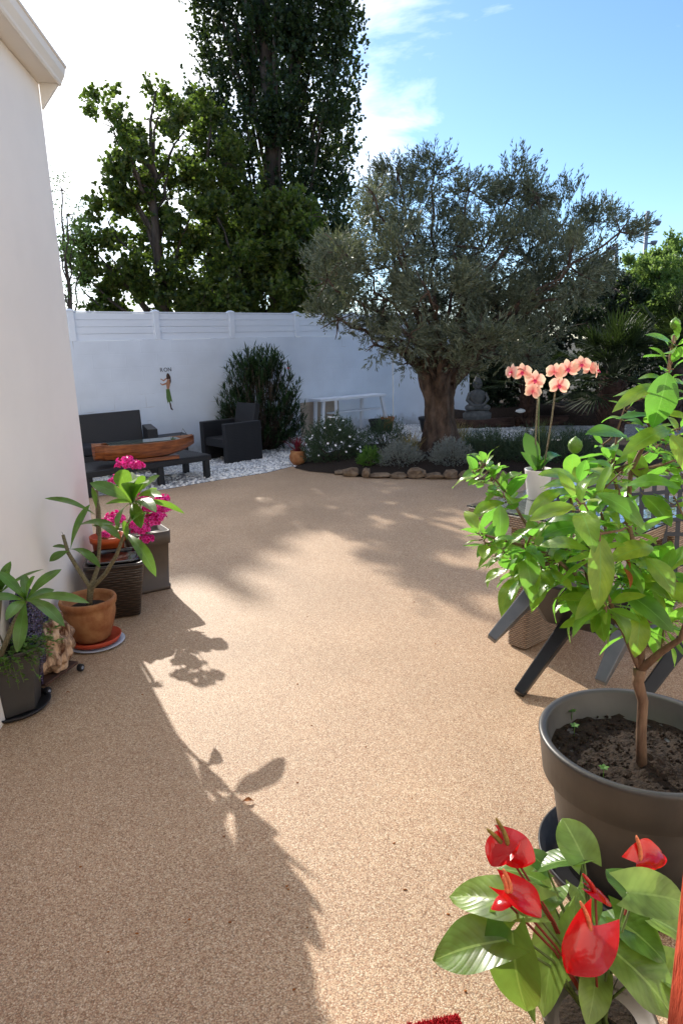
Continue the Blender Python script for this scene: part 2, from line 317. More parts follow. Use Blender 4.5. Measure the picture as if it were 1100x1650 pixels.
_l = M['spathe'].node_tree.links.new; _l(_t.outputs['Object'], _n.inputs[0]); _l(_n.outputs[0], _q.inputs['Height']); _l(_q.outputs[0], _b.inputs['Normal']); _l(_q.outputs[0], _b.inputs['Coat Normal'])
M['spadix'] = mat('spadix', (.62, .17, .07), .6, var=.25, vscale=120, bump=.4, bscale=300)
M['spadix_dark'] = mat('spadix_ripe', (.22, .15, .03), .6, var=.3, vscale=90, bump=.4, bscale=300)
def petalmat(name, stops, tw=.4):
    m = bpy.data.materials.new(name); m.use_nodes = True; t = m.node_tree; b = t.nodes['Principled BSDF']; nl = t.links.new
    uv = t.nodes.new('ShaderNodeUVMap'); sp = t.nodes.new('ShaderNodeSeparateXYZ'); nl(uv.outputs[0], sp.inputs[0]); x = t.nodes.new('ShaderNodeValToRGB')
    ns = t.nodes.new('ShaderNodeTexNoise'); ns.inputs['Scale'].default_value = 90; tcn = t.nodes.new('ShaderNodeTexCoord'); nl(tcn.outputs['Object'], ns.inputs[0]); ma = t.nodes.new('ShaderNodeMath'); ma.operation = 'MULTIPLY_ADD'; ma.inputs[1].default_value = .35; nl(ns.outputs[0], ma.inputs[0]); nl(sp.outputs[1], ma.inputs[2]); sb = t.nodes.new('ShaderNodeMath'); sb.operation = 'SUBTRACT'; sb.inputs[1].default_value = .17; nl(ma.outputs[0], sb.inputs[0])
    for i, (p, c) in enumerate(stops):
        e = x.color_ramp.elements[i] if i < 2 else x.color_ramp.elements.new(p)
        e.position = p; e.color = (*c, 1)
    nl(sb.outputs[0], x.inputs[0]); nl(x.outputs[0], b.inputs['Base Color']); b.inputs['Roughness'].default_value = .5
    tr = t.nodes.new('ShaderNodeBsdfTranslucent'); nl(x.outputs[0], tr.inputs[0]); ms = t.nodes.new('ShaderNodeMixShader'); ms.inputs[0].default_value = tw; nl(b.outputs[0], ms.inputs[1]); nl(tr.outputs[0], ms.inputs[2]); nl(ms.outputs[0], t.nodes['Material Output'].inputs[0])
    return m
M['orchid_petal'] = petalmat('orchid_petals', [(0, (.80, .10, .16)), (1, (.95, .80, .55)), (.22, (.90, .36, .30)), (.55, (.92, .52, .40))])
M['magenta'] = petalmat('magenta_petals', [(0, (.45, .002, .06)), (1, (.92, .35, .62)), (.45, (.75, .01, .25)), (.8, (.85, .05, .42))], .35)
M['orchid_lip'] = leafmat('pink_lip', (.7, .03, .14), (.8, .08, .2), (.9, .1, .2), .3, .5)
M['white_petal'] = mat('white_petal', (.82, .82, .80), .6)
M['dry_leaf'] = mat('dry_leaf', (.28, .10, .025), .8, var=.3)
M['lattice'] = mat('lattice_plastic', (.035, .037, .042), .35, spec=.5)
M['lamp_grey'] = mat('galvanised', (.24, .27, .33), .5, var=.1)
M['dark_log'] = mat('dark_log', (.035, .018, .013), .95, col2=(.10, .055, .04), vscale=14, stretch=(.3, 1, 1), bump=.8)
# foliage
M['olive'] = leafmat('olive_leaf', (.055, .066, .034), (.20, .225, .145), (.19, .22, .08), .24, .5)
M['maple'] = leafmat('maple_leaf', (.014, .034, .010), (.055, .10, .02), (.26, .42, .05), .34, .5, c3=(.12, .13, .02))
M['poplar'] = leafmat('poplar_leaf', (.014, .028, .010), (.036, .06, .018), (.12, .19, .03), .26, .45)
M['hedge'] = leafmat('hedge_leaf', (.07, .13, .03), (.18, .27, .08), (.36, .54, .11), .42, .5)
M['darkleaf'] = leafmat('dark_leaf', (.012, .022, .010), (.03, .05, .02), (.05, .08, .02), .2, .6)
M['oleander'] = leafmat('oleander_leaf', (.010, .026, .012), (.028, .058, .022), (.12, .22, .04), .25, .45)
M['palm'] = leafmat('palm_leaf', (.012, .026, .010), (.035, .06, .02), (.08, .13, .02), .2, .6)
M['silver'] = leafmat('silver_leaf', (.16, .18, .16), (.30, .33, .30), (.3, .33, .25), .2, .7)
M['rosemary'] = leafmat('rosemary_leaf', (.03, .055, .03), (.08, .12, .065), (.1, .2, .05), .2, .6)
M['grass'] = leafmat('blond_grass', (.26, .20, .07), (.40, .34, .15), (.5, .4, .1), .35, .7)
M['green_grass'] = leafmat('green_grass', (.06, .085, .03), (.15, .17, .06), (.3, .4, .1), .3, .7)
M['citrus'] = leafmat('citrus_leaf', (.03, .12, .014), (.085, .22, .025), (.32, .80, .09), .46, .26, veins=True, spec=.5, c3=(.24, .30, .03))
M['plumeria'] = leafmat('plumeria_leaf', (.03, .10, .018), (.07, .17, .03), (.36, .66, .06), .38, .28, veins=True, spec=.5)
M['anthurium'] = leafmat('anthurium_leaf', (.035, .12, .02), (.20, .31, .07), (.42, .66, .09), .42, .3, veins=True, spec=.5)
M['creeper'] = leafmat('creeper_leaf', (.04, .11, .02), (.10, .22, .04), (.3, .5, .06), .35, .5)
M['orchid_leaf'] = leafmat('orchid_leaf', (.02, .09, .012), (.05, .15, .02), (.15, .4, .03), .3, .25)
M['red_leaf'] = leafmat('red_leaf', (.09, .008, .015), (.2, .02, .04), (.4, .03, .05), .3, .5)
M['lime'] = mat('green_lime', (.06, .15, .02), .35, col2=(.15, .27, .04), vscale=12, bump=.3, bscale=150)

# ------------------------------------------------------------------ setting
def sheet(name, pts, z, m, thick=0.0):
    mb = MB(); vs = [V(p[0], p[1], z) for p in pts]; mb.add(vs, [tuple(range(len(vs)))])
    o = mb.build(name, m, None, False); return tag(o, kind='structure')
sheet('ground', [(-400, -400), (400, -400), (400, 600), (-400, 600)], -.03, M['earth'])
gf = [G(40, 812), G(180, 797), G(265, 789), G(345, 775), G(430, 762), G(470, 752)]
def px(l): return [G(*p) for p in l]
patio_far = [G(500, 752), G(560, 768), G(650, 771), (G(760, 770)), G(900, 768), V(6.5, 8.2, 0), V(6.5, -3, 0), V(-8, -3, 0), V(-8, 7.2, 0)]
sheet('patio', [(p.x, p.y) for p in gf + patio_far], 0, M['patio'])
edge = [(-8, 7.0)] + [(p.x, p.y) for p in gf] + [(-.45, 9.0), (.3, 9.8), (1.5, 10.2), (3.0, 10.2), (7, 9.8), (8, 14.8), (1.2, 14.6), (-3.6, 10.2), (-8, 6.7)]
GRAVEL_Z = .004
sheet('gravel_bed', edge, GRAVEL_Z, M['white_gravel'])
bed = [(-.62, 9.15), (-.4, 8.85)] + [(p.x, p.y+.10) for p in px([(560, 768), (650, 771), (760, 770), (900, 768)])] + [(6.6, 8.3), (6.6, 10.6), (3.1, 10.5), (2.0, 10.9), (.9, 11.0), (0, 10.7), (-.5, 9.9)]
# planting bed: low mound with an uneven soil surface
mb = MB(); cen = V(sum(p[0] for p in bed)/len(bed), sum(p[1] for p in bed)/len(bed), 0); rings = 7; vs = []; fs = []
fine = []
for i in range(len(bed)):
    a, b = V(*bed[i], 0), V(*bed[(i+1) % len(bed)], 0)
    for k in range(5): fine.append(a.lerp(b, k/5))
for r in range(rings+1):
    q = r/rings
    for p in fine:
        w = p.lerp(cen, q); w.z = .008 + .13*min(1, q*3.0) + .03*noise.noise(w*3)*min(1, q*3); vs.append(w)
nf = len(fine)
for r in range(rings):
    for k in range(nf): fs.append((r*nf+k, r*nf+(k+1) % nf, (r+1)*nf+(k+1) % nf, (r+1)*nf+k))
mb.add(vs, fs); tag(mb.build('planting_bed', M['soil']), kind='structure')
# raised dark bark bed behind the white gravel
mb = MB(); prof = []
for i in range(25):
    x = 2.0 + i*.3; y = 13.1 + .25*math.sin(i*.5)
    prof.append((x, y - .35*(i/24)))
vs = []; fs = []
for k, (dy, z) in enumerate(((0, .006), (.12, .16), (.5, .26), (2.4, .35), (3.4, .35))):
    for x, y in prof: vs.append(V(x, y+dy, z + .05*noise.noise(V(x*2, dy*2, k))))
n = len(prof)
for k in range(4):
    for i in range(n-1): fs.append((k*n+i, k*n+i+1, (k+1)*n+i+1, (k+1)*n+i))
mb.add(vs, fs); tag(mb.build('bark_bed', M['bark_mulch']), kind='structure')

# loose pebbles lying over the gravel bed (nobody could count them)
def in_poly(x, y, poly):
    c = False; j = len(poly)-1
    for i in range(len(poly)):
        if (poly[i][1] > y) != (poly[j][1] > y) and x < (poly[j][0]-poly[i][0])*(y-poly[i][1])/(poly[j][1]-poly[i][1]+1e-12)+poly[i][0]: c = not c
        j = i
    return c
mb = MB(); ico = bmesh.new(); bmesh.ops.create_icosphere(ico, subdivisions=1, radius=1); iv = np.array([v.co[:] for v in ico.verts]); ifc = [tuple(v.index for v in f.verts) for f in ico.faces]; ico.free()
cnt = 0
while cnt < 5200:
    x = RNG.uniform(-4, 3.5); y = RNG.uniform(8.0, 13.9)
    if not in_poly(x, y, edge) or in_poly(x, y, bed) or RNG.random() < max(0, (y-9)/8): continue
    r = RNG.uniform(.009, .02); q = iv*np.array([r*RNG.uniform(.8, 1.5), r*RNG.uniform(.8, 1.3), r*.7]); t = RNG.uniform(0, 6.28)
    R2 = np.array([[math.cos(t), -math.sin(t), 0], [math.sin(t), math.cos(t), 0], [0, 0, 1]]); q = q @ R2.T + np.array([x, y, GRAVEL_Z+r*.35])
    mb.add(q.tolist(), ifc); cnt += 1
tag(mb.build('loose_gravel', M['pebble'], None, False), 'loose white pebbles scattered over the gravel around the black furniture', 'gravel', kind='stuff')

# ------------------------------------------------------------------ house on the left
HC = V(-1.72, 4.57, 0); hd = V(-.0993, .995, 0).normalized(); hn = V(hd.y, -hd.x, 0)   # hn: out of the wall, to the right
WH = 3.17
house = thing('house', HC, 'cream rendered house wall with pale gutter along its eave, left of the patio', 'house')
def hp(along, outw, z): return HC + hd*along + hn*outw + V(0, 0, z)
mb = MB(); a0, a1 = -9.0, 0.0
mb.add([hp(a1, 0, -.02), hp(a0, 0, -.02), hp(a0, -7, -.02), hp(a1, -7, -.02), hp(a1, 0, WH), hp(a0, 0, WH), hp(a0, -7, WH), hp(a1, -7, WH)], [(0, 1, 2, 3), (7, 6, 5, 4), (0, 4, 5, 1), (1, 5, 6, 2), (2, 6, 7, 3), (3, 7, 4, 0)])
part(mb, 'wall', M['render'], house, False, .006)
mb = MB()
for (o1, z1, o2, z2, th) in ((.002, WH, .115, WH, .02),):
    mb.add([hp(.015, .003, WH-.14), hp(.015, .003, WH), hp(.015, .115, WH), hp(-.01, .003, WH-.14), hp(-.01, .003, WH), hp(-.01, .115, WH)], [(0, 1, 2), (5, 4, 3), (0, 2, 5, 3), (1, 0, 3, 4), (2, 1, 4, 5)])
    q = [hp(.015, -.15, WH+.002), hp(.015, .12, WH+.002), hp(a0, .12, WH+.002), hp(a0, -.15, WH+.002)]; mb.add(q + [p+V(0, 0, .02) for p in q], [(0, 1, 2, 3), (7, 6, 5, 4), (0, 4, 5, 1), (1, 5, 6, 2), (2, 6, 7, 3), (3, 7, 4, 0)])
part(mb, 'soffit', M['gutter'], house, False)
mb = MB(); prof = [(.105, WH-.004), (.118, WH-.008), (.126, WH+.002), (.13, WH+.014), (.150, WH+.05), (.158, WH+.085), (.166, WH+.09), (.166, WH+.102), (.157, WH+.106), (.105, WH+.108)]
vs = [hp(.02, o, z) for o, z in prof] + [hp(a0, o, z) for o, z in prof]; n = len(prof)
mb.add(vs, [tuple(range(n)), tuple(range(2*n-1, n-1, -1))] + [(i, i+n, (i+1) % n+n, (i+1) % n) for i in range(n)]); part(mb, 'gutter', M['gutter'], house, False)
mb = MB(); q = [hp(.02, .10, WH+.115), hp(a0, .10, WH+.115), hp(a0, -3.4, WH+1.5), hp(.02, -3.4, WH+1.5), hp(a0, -7, WH+.115), hp(.02, -7, WH+.115)]
mb.add(q + [p+V(0, 0, .06) for p in q], [(0, 1, 2, 3), (3, 2, 4, 5), (9, 8, 7, 6), (11, 10, 8, 9), (0, 6, 7, 1), (5, 4, 10, 11), (0, 3, 9, 6), (3, 5, 11, 9)]); part(mb, 'roof', M['tile'], house, False)
mb = MB(); mb.add([hp(-.002, -.16, WH+.002), hp(-.002, -7, WH+.002), hp(-.002, -3.4, WH+1.49), hp(-.1, -.16, WH+.002), hp(-.1, -7, WH+.002), hp(-.1, -3.4, WH+1.49)], [(0, 2, 1), (3, 4, 5), (0, 1, 4, 3), (1, 2, 5, 4), (2, 0, 3, 5)]); part(mb, 'gable', M['render'], house, False)
# the wing the photographer stands in (behind the camera)
wing = thing('house_wing', V(1, -.9, 0), 'cream rendered wing of the house behind the doorway', 'house')
mb = MB(); mb.box((1.55, -.75, 2.6), (4.9, .3, 5.2)); part(mb, 'wall', M['render'], wing, False)
mb = MB(); mb.box((4.15, 1.2, 1.55), (.3, 4.2, 3.1)); part(mb, 'bounce_wall', M['render'], wing, False)  # unseen wall added to bounce sunlight onto the shaded house wall
mb = MB(); mb.box((1.55, -.75, 5.28), (5.2, .7, .16)); part(mb, 'roof', M['tile'], wing, False)
# red shutter folded open at the right of the doorway
A = P(1085, 1500, .62); R0 = V(A.x, .62, 0)
sh = thing('door_shutter', R0, 'red painted wooden shutter standing open at the lower right edge', 'shutter')
mb = MB(); mb.box((A.x+.022, .62-.40, 1.12), (.04, .80, 2.16)); part(mb, 'panel', M['red_wood'], sh, False, .003)
for z in (.35, 1.8): part(MB().box((A.x+.0445+.01, .62-.40, z), (.02, .74, .09)), 'batten', M['red_wood'], sh, False, .002)

# ------------------------------------------------------------------ boundary wall and fence
WA = V(-2.33, 10.93, 0); WB = V(1.11, 13.97, 0); wd = (WB-WA).normalized(); wnn = V(wd.y, -wd.x, 0)  # towards the camera
def wp(s, o, z): return WA + wd*s + wnn*o + V(0, 0, z)
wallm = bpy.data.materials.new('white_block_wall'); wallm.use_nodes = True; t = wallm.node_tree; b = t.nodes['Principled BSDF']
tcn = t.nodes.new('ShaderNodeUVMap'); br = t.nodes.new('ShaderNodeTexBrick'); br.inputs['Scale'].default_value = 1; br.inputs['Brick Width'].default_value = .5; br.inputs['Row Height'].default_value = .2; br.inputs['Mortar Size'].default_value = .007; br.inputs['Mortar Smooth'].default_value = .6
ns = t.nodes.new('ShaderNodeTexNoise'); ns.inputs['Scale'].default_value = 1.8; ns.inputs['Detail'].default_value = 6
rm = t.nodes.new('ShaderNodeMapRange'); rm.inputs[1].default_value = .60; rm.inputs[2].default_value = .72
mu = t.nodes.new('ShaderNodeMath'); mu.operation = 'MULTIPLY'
mx = t.nodes.new('ShaderNodeMix'); mx.data_type = 'RGBA'; mx.inputs[6].default_value = (.70, .76, .83, 1); mx.inputs[7].default_value = (.5, .5, .5, 1)  # bluish base: skylight tint put into the white wall's colour
t.links.new(tcn.outputs[0], br.inputs[0]); t.links.new(tcn.outputs[0], ns.inputs[0]); t.links.new(ns.outputs[0], rm.inputs[0]); t.links.new(br.outputs['Fac'], mu.inputs[0]); t.links.new(rm.outputs[0], mu.inputs[1])
t.links.new(mu.outputs[0], mx.inputs[0])
n3 = t.nodes.new('ShaderNodeTexNoise'); n3.inputs['Scale'].default_value = 2.5; n3.inputs['Detail'].default_value = 8; t.links.new(tcn.outputs[0], n3.inputs[0])
r3 = t.nodes.new('ShaderNodeMapRange'); r3.inputs[1].default_value = .3; r3.inputs[2].default_value = .7; r3.inputs[3].default_value = .94; r3.inputs[4].default_value = 1.05; t.links.new(n3.outputs[0], r3.inputs[0])
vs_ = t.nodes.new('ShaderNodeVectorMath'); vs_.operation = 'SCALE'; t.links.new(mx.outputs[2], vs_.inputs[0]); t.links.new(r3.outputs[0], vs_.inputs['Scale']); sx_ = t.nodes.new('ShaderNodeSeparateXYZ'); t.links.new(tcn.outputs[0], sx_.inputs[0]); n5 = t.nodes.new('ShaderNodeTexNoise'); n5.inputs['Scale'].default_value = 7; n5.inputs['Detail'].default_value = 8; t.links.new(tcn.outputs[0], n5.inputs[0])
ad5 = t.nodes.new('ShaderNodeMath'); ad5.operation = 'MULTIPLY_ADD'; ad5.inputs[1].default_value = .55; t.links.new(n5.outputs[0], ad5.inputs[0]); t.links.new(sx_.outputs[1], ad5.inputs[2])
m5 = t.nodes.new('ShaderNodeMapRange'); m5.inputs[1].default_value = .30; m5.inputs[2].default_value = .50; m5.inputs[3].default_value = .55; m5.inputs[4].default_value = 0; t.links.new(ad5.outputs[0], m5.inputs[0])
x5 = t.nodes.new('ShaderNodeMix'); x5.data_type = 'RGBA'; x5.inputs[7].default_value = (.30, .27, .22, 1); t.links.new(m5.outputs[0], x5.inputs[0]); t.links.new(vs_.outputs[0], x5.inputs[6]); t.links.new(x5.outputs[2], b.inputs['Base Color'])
bp = t.nodes.new('ShaderNodeBump'); bp.inputs['Strength'].default_value = .3; bp.inputs['Distance'].default_value = .003; bp.invert = True; t.links.new(br.outputs['Fac'], bp.inputs['Height']); t.links.new(bp.outputs[0], b.inputs['Normal']); b.inputs['Roughness'].default_value = .85
def wall_obj(name, A_, B_, h, th, label, cat):
    d = (B_-A_).normalized(); nn = V(d.y, -d.x, 0); Ln = (B_-A_).length
    v = [A_, B_, B_-nn*th, A_-nn*th]; v = v + [p+V(0, 0, h) for p in v]
    mb = MB(); mb.add(v[:2]+[v[5], v[4]], [(0, 1, 2, 3)], [(0, 0), (Ln, 0), (Ln, h), (0, h)])
    mb.add(v, [(3, 2, 1, 0), (4, 5, 6, 7), (1, 2, 6, 5), (2, 3, 7, 6), (3, 0, 4, 7)])
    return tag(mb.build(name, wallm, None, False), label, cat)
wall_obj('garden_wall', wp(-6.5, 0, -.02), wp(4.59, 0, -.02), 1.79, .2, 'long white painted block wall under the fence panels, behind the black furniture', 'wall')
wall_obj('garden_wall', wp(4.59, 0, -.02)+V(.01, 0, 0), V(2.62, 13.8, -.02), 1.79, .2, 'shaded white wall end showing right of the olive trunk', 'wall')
fence = thing('fence', wp(0, -.1, 1.77), 'white fence of horizontal boards and capped posts on top of the white wall', 'fence')
ps = [-6.06, -4.75, -3.07+1.33*0-.36, 0, 0]
base = [-1.72+.0]
postx = []
for xx, yy in ((-3.62, 9.78), (-2.66, 10.63), (-1.66, 11.51), (-.66, 12.4)): postx.append((V(xx, yy, 0)-WA).dot(wd))
step = 1.335
postx = [postx[0]-step*2, postx[0]-step] + postx + [postx[-1]+step, postx[-1]+2*step, postx[-1]+2.92*step]
for s_ in postx:
    mb = MB(); c = wp(s_, -.06, 0); R = Matrix.Rotation(math.atan2(wd.y, wd.x), 3, 'Z')
    mb.box(c+V(0, 0, 1.972), (.09, .09, .40), R); mb.box(c+V(0, 0, 2.178), (.105, .105, .016), R); mb.box(c+V(0, 0, 2.196), (.105, .105, .02), R, .3)
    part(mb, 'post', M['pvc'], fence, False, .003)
for a_, b_ in zip(postx[:-1], postx[1:]):
    mb = MB(); s0, s1 = a_+.046, b_-.046
    for k in range(4):
        z0 = 1.772+k*.096
        q = []
        for s_ in (s0, s1):
            for o, z in ((-.045, z0), (-.078, z0), (-.078, z0+.078), (-.052, z0+.0925), (-.045, z0+.0925)): q.append(wp(s_, o, z))
        mb.add(q, [(0, 1, 2, 3, 4), (9, 8, 7, 6, 5)] + [(i, i+5, (i+1) % 5+5, (i+1) % 5) for i in range(5)])
        pass
    mb.beam(wp(s0, -.090, 1.965), wp(s1, -.090, 1.965), .018, .38)
    mb.beam(wp(s0, -.062, 2.166), wp(s1, -.062, 2.166), .045, .018)
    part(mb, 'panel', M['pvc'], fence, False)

# flat sticker on the wall: a dancer in a grass skirt under three letters
st = thing('wall_sticker', wp(-.36, .004, .66), 'small dancer in green grass skirt under the dark letters RON, on the white wall', 'sticker')
def flat(name, polys, m, off):
    mb = MB()
    for poly in polys:
        v = [wp(-.36+x, off, .66+y) for x, y in poly]; mb.add(v + [p-wnn*.0015 for p in v], [tuple(range(len(v))), tuple(range(2*len(v)-1, len(v)-1, -1))] + [(i, i+len(v), (i+1) % len(v)+len(v), (i+1) % len(v)) for i in range(len(v))])
    return part(mb, name, m, st, False)
mskin = mat('skin_print', (.45, .22, .13)); mgs = mat('green_print', (.10, .18, .05)); mdk = mat('dark_print', (.03, .035, .05)); mhair = mat('hair_print', (.07, .04, .03))
flat('skirt', [[(-.045, .37), (.015, .37), (.04, .2), (.045, .16), (.02, .19), (.0, .15), (-.02, .18), (-.035, .15), (-.05, .24)]], mgs, .004)
flat('torso', [[(-.03, .372), (.01, .372), (.03, .43), (.035, .50), (.0, .53), (-.03, .47), (-.10, .45), (-.13, .47), (-.13, .455), (-.10, .43), (-.035, .44)], [(-.01, .53), (-.07, .49), (-.12, .52), (-.12, .535), (-.07, .51), (-.01, .55)]], mskin, .004)
flat('legs', [[(-.01, .16), (.015, .16), (.025, .08), (.045, .05), (.04, .04), (.005, .06)]], mhair, .0035)
flat('hair', [[(-.02, .52), (-.02, .58), (.0, .61), (.025, .60), (.05, .55), (.05, .48), (.03, .44), (.028, .52)]], mhair, .0055)
for i, ch in enumerate('RON'):
    cu = bpy.data.curves.new('letter', 'FONT'); cu.body = ch; cu.size = .085; cu.extrude = .001; cu.materials.append(mdk)
    to = bpy.data.objects.new('letter', cu); C.objects.link(to); dg = bpy.context.evaluated_depsgraph_get(); me = bpy.data.meshes.new_from_object(to.evaluated_get(dg)); bpy.data.objects.remove(to)
    o = bpy.data.objects.new('letter', me); C.objects.link(o); o.parent = st; o.location = wp(-.36+(-.120, -.058, .012)[i], .004, .66+.635) - st.location; o.rotation_euler = (math.pi/2, 0, math.atan2(wd.y, wd.x))

# ------------------------------------------------------------------ trees
def sph(n):
    v = RNG.normal(size=(n, 3)); return v/np.linalg.norm(v, axis=1)[:, None]
def unit(a): return a/np.maximum(np.linalg.norm(a, axis=1)[:, None], 1e-9)
def leafcloud(mb, org, dirs, lens, per, leafL, leafW, spread=.9, droop=0.0, cross=True):
    """leaves along many short twigs. org, dirs (N,3); lens (N,)"""
    N = len(org); k = per
    t = RNG.uniform(.05, 1, size=(N, k, 1)); Pp = (org[:, None, :] + dirs[:, None, :]*lens[:, None, None]*t).reshape(-1, 3)
    Pp += RNG.normal(size=Pp.shape)*leafL*.15
    D = unit(np.repeat(dirs, k, axis=0) + sph(N*k)*spread + np.array([0, 0, -droop])); S = unit(np.cross(D, sph(N*k)))
    Ls = (leafL*RNG.uniform(.65, 1.25, size=(N*k, 1))); Ws = leafW*RNG.uniform(.7, 1.2, size=(N*k, 1))*.5
    Q = np.stack([Pp, Pp+D*Ls*.45+S*Ws, Pp+D*Ls, Pp+D*Ls*.45-S*Ws], axis=1); mb.quads(Q); return mb
def crown(mb, lobes, ntw, twl, per, leafL, leafW, updir=.5, spread=.9, inner=.35, droop=0.0, clump=.0, tn=24):
    vol = np.array([l[1][0]*l[1][2] for l in lobes]); vol = vol/vol.sum()
    for (c, r), w in zip(lobes, vol):
        n = max(6, int(ntw*w)); u = sph(n)
        if clump:                                        # gather twigs in tufts so light gaps stay between them
            nk = max(4, n//tn); tuft = sph(nk)*RNG.uniform(inner, 1, size=(nk, 1)); idx = RNG.integers(0, nk, n)
            q = tuft[idx] + RNG.normal(size=(n, 3))*clump
        else: q = u*(RNG.uniform(inner**3, 1, size=(n, 1))**(1/3))
        o = np.array(c)[None, :] + q*np.array(r)[None, :]
        d = unit(unit(q)*.8 + np.array([0, 0, updir]) + sph(n)*.5)
        leafcloud(mb, o, d, RNG.uniform(.5, 1.2, n)*twl, per, leafL, leafW, spread, droop)
    return mb
def limb(mb, a, b, r0, r1, wob=.12, seg=6, n=7):
    a = Vector(a); b = Vector(b); Ln = (b-a).length; pts = []
    for i in range(seg+1):
        t_ = i/seg; p = a.lerp(b, t_); 
        if 0 < i < seg: p += V(random.uniform(-1, 1), random.uniform(-1, 1), random.uniform(-.6, .6))*wob*Ln*.35
        pts.append(p)
    mb.tube(pts, [r0+(r1-r0)*i/seg for i in range(seg+1)], n); return pts
def lobe(px_, py_, r, Y, rz=1.0, ry=1.0, dy=0.0):
    c = P(px_, py_, Y); m = r/FPX*(Y*1.03); return ((c.x, c.y+dy, c.z), (m, m*ry, m*rz))

# olive tree
OY = 9.45; ob = G(710, 750); ob = V(ob.x+.02, OY, .08)
olive = thing('olive_tree', ob, 'old olive tree with thick gnarled trunk and wide silvery crown in the stone-edged bed', 'tree')
fork = P(708, 622, OY); mb = MB()
vs = []; fs = []; rows = 26; cols = 44
for i in range(rows):
    v = i/(rows-1); z = .02 + v*(fork.z+.18-.02); cxx = ob.x + (fork.x+.0-ob.x)*v + .03*math.sin(v*5)
    r = .235 + .09*math.exp(-v*7) - .045*math.sin(v*3.1) + (.035*max(0, v-.7)/.3)
    for k in range(cols):
        th = 2*math.pi*k/cols
        rr = r*(1 + .12*math.sin(th*5+v*2.2) + .08*math.sin(th*9-v*4+1) + .10*noise.noise(V(math.cos(th)*4, math.sin(th)*4, v*5.5)) + .18*noise.noise(V(math.cos(th)*2.2, math.sin(th)*2.2, v*3.0)) + .06*noise.noise(V(math.cos(th)*7, math.sin(th)*7, v*10)))
        vs.append(V(cxx+rr*math.cos(th), OY+rr*.85*math.sin(th), z))
for i in range(rows-1):
    for k in range(cols): fs.append((i*cols+k, i*cols+(k+1) % cols, (i+1)*cols+(k+1) % cols, (i+1)*cols+k))
fs.append(tuple((rows-1)*cols+k for k in range(cols))); mb.add(vs, fs); part(mb, 'trunk', M['olive_bark'], olive)
ol = [(700, 268, 52), (655, 325, 62), (755, 295, 44), (815, 315, 55), (865, 300, 42), (905, 350, 50), (955, 345, 42), (998, 362, 30), (600, 350, 52), (545, 395, 48), (515, 450, 42), (555, 465, 55), (620, 430, 70), (700, 390, 78), (780, 390, 75), (850, 400, 70), (915, 415, 60), (965, 400, 42), (535, 515, 36), (590, 520, 45), (655, 510, 55), (725, 495, 65), (800, 495, 66), (865, 480, 55), (925, 465, 42), (840, 545, 38), (690, 560, 34), (770, 545, 42), (510, 505, 26), (600, 300, 26), (640, 270, 22), (655, 585, 26), (752, 585, 28), (800, 572, 34), (850, 575, 32), (885, 525, 40), (600, 556, 24), (700, 580, 24), (625, 480, 40), (712, 552, 44), (765, 545, 44), (660, 540, 36), (810, 535, 40), (735, 585, 28), (690, 470, 50), (760, 450, 50), (640, 400, 50)]
lobes = []; mbr = MB()
for i, (x, y, r) in enumerate(ol):
    dy = random.uniform(-1.0, 1.1) if i not in (18, 19, 28) and i < 39 else (random.uniform(-.6, .2) if i < 39 else random.uniform(-1.3, -.7))
    lobes.append(lobe(x+max(0, (620-x))*.12, y+(12 if y < 420 else 0), r*.93, OY+dy, .95, 1.5))
for i, (c, r) in enumerate(lobes):
    root = V(fork.x+random.uniform(-.2, .2), OY+random.uniform(-.12, .12), fork.z+.05)
    mid = root.lerp(V(*c), .45) + V(0, 0, .12+.1*random.random())
    r0 = .05 if i % 4 == 0 else .026
    limb(mbr, root, mid, r0, r0*.6, .16, 4); limb(mbr, mid, V(*c), r0*.6, .012, .22, 5)
    for k in range(5):
        e = V(*c) + Vector(sph(1)[0])*r[0]*.9; limb(mbr, V(*c), e, .012, .004, .2, 3, 5)
for x0, y0, x1, y1, r0 in ((692, 618, 660, 570, .09), (705, 615, 700, 530, .10), (722, 618, 765, 550, .10), (732, 615, 830, 500, .07)):
    limb(mbr, P(x0, y0, OY), P(x1, y1, OY-.1), r0, r0*.6, .12, 5, 9)
part(mbr, 'branches', M['olive_bark'], olive)
mb = MB(); crown(mb, lobes, 10200, .22, 14, .062, .0145, .6, .6, .15, 0, .16, 38)
part(mb, 'crown', M['olive'], olive)

# poplar
PY = 16.0; pb = P(455, 560, PY); pb = V(pb.x, PY, 0)
poplar = thing('poplar_tree', pb, 'tall narrow poplar rising above the frame behind the white fence', 'tree')
mb = MB(); limb(mb, pb, pb+V(0, 0, 12.5), .30, .05, .015, 12, 10)
pl = []
for y, xl, xr in ((-330, 410, 480), (-230, 380, 510), (-130, 345, 540), (-50, 325, 560), (20, 318, 568), (90, 325, 578), (160, 322, 578), (230, 328, 578), (300, 330, 562), (370, 340, 552), (440, 350, 545)):
    n = 5
    for k in range(n):
        q = (k+.5)/n; xx = xl+(xr-xl)*q + random.uniform(-9, 9); r = (xr-xl)/n*.62
        if y > 120 and y < 260 and k == 1: r *= .55
        if y in (20, 90, 160) and k == 0: r *= .8
        pl.append(lobe(xx, y+random.uniform(-22, 22), r, PY+random.uniform(-.75, .75), 1.9, 1.3))
for c, r in pl:
    c = V(*c); a = pb + V(0, 0, max(1.5, c.z-random.uniform(1.8, 3))); a.x += (c.x-pb.x)*.35; a.y += (c.y-pb.y)*.3
    limb(mb, a, c+V(0, 0, r[2]*.8), .055, .012, .05, 5, 5)
part(mb, 'trunk', M['bark'], poplar)
mb = MB(); crown(mb, pl, 9500, .34, 9, .075, .07, 1.3, .9, .1, 0, .26); part(mb, 'crown', M['poplar'], poplar)

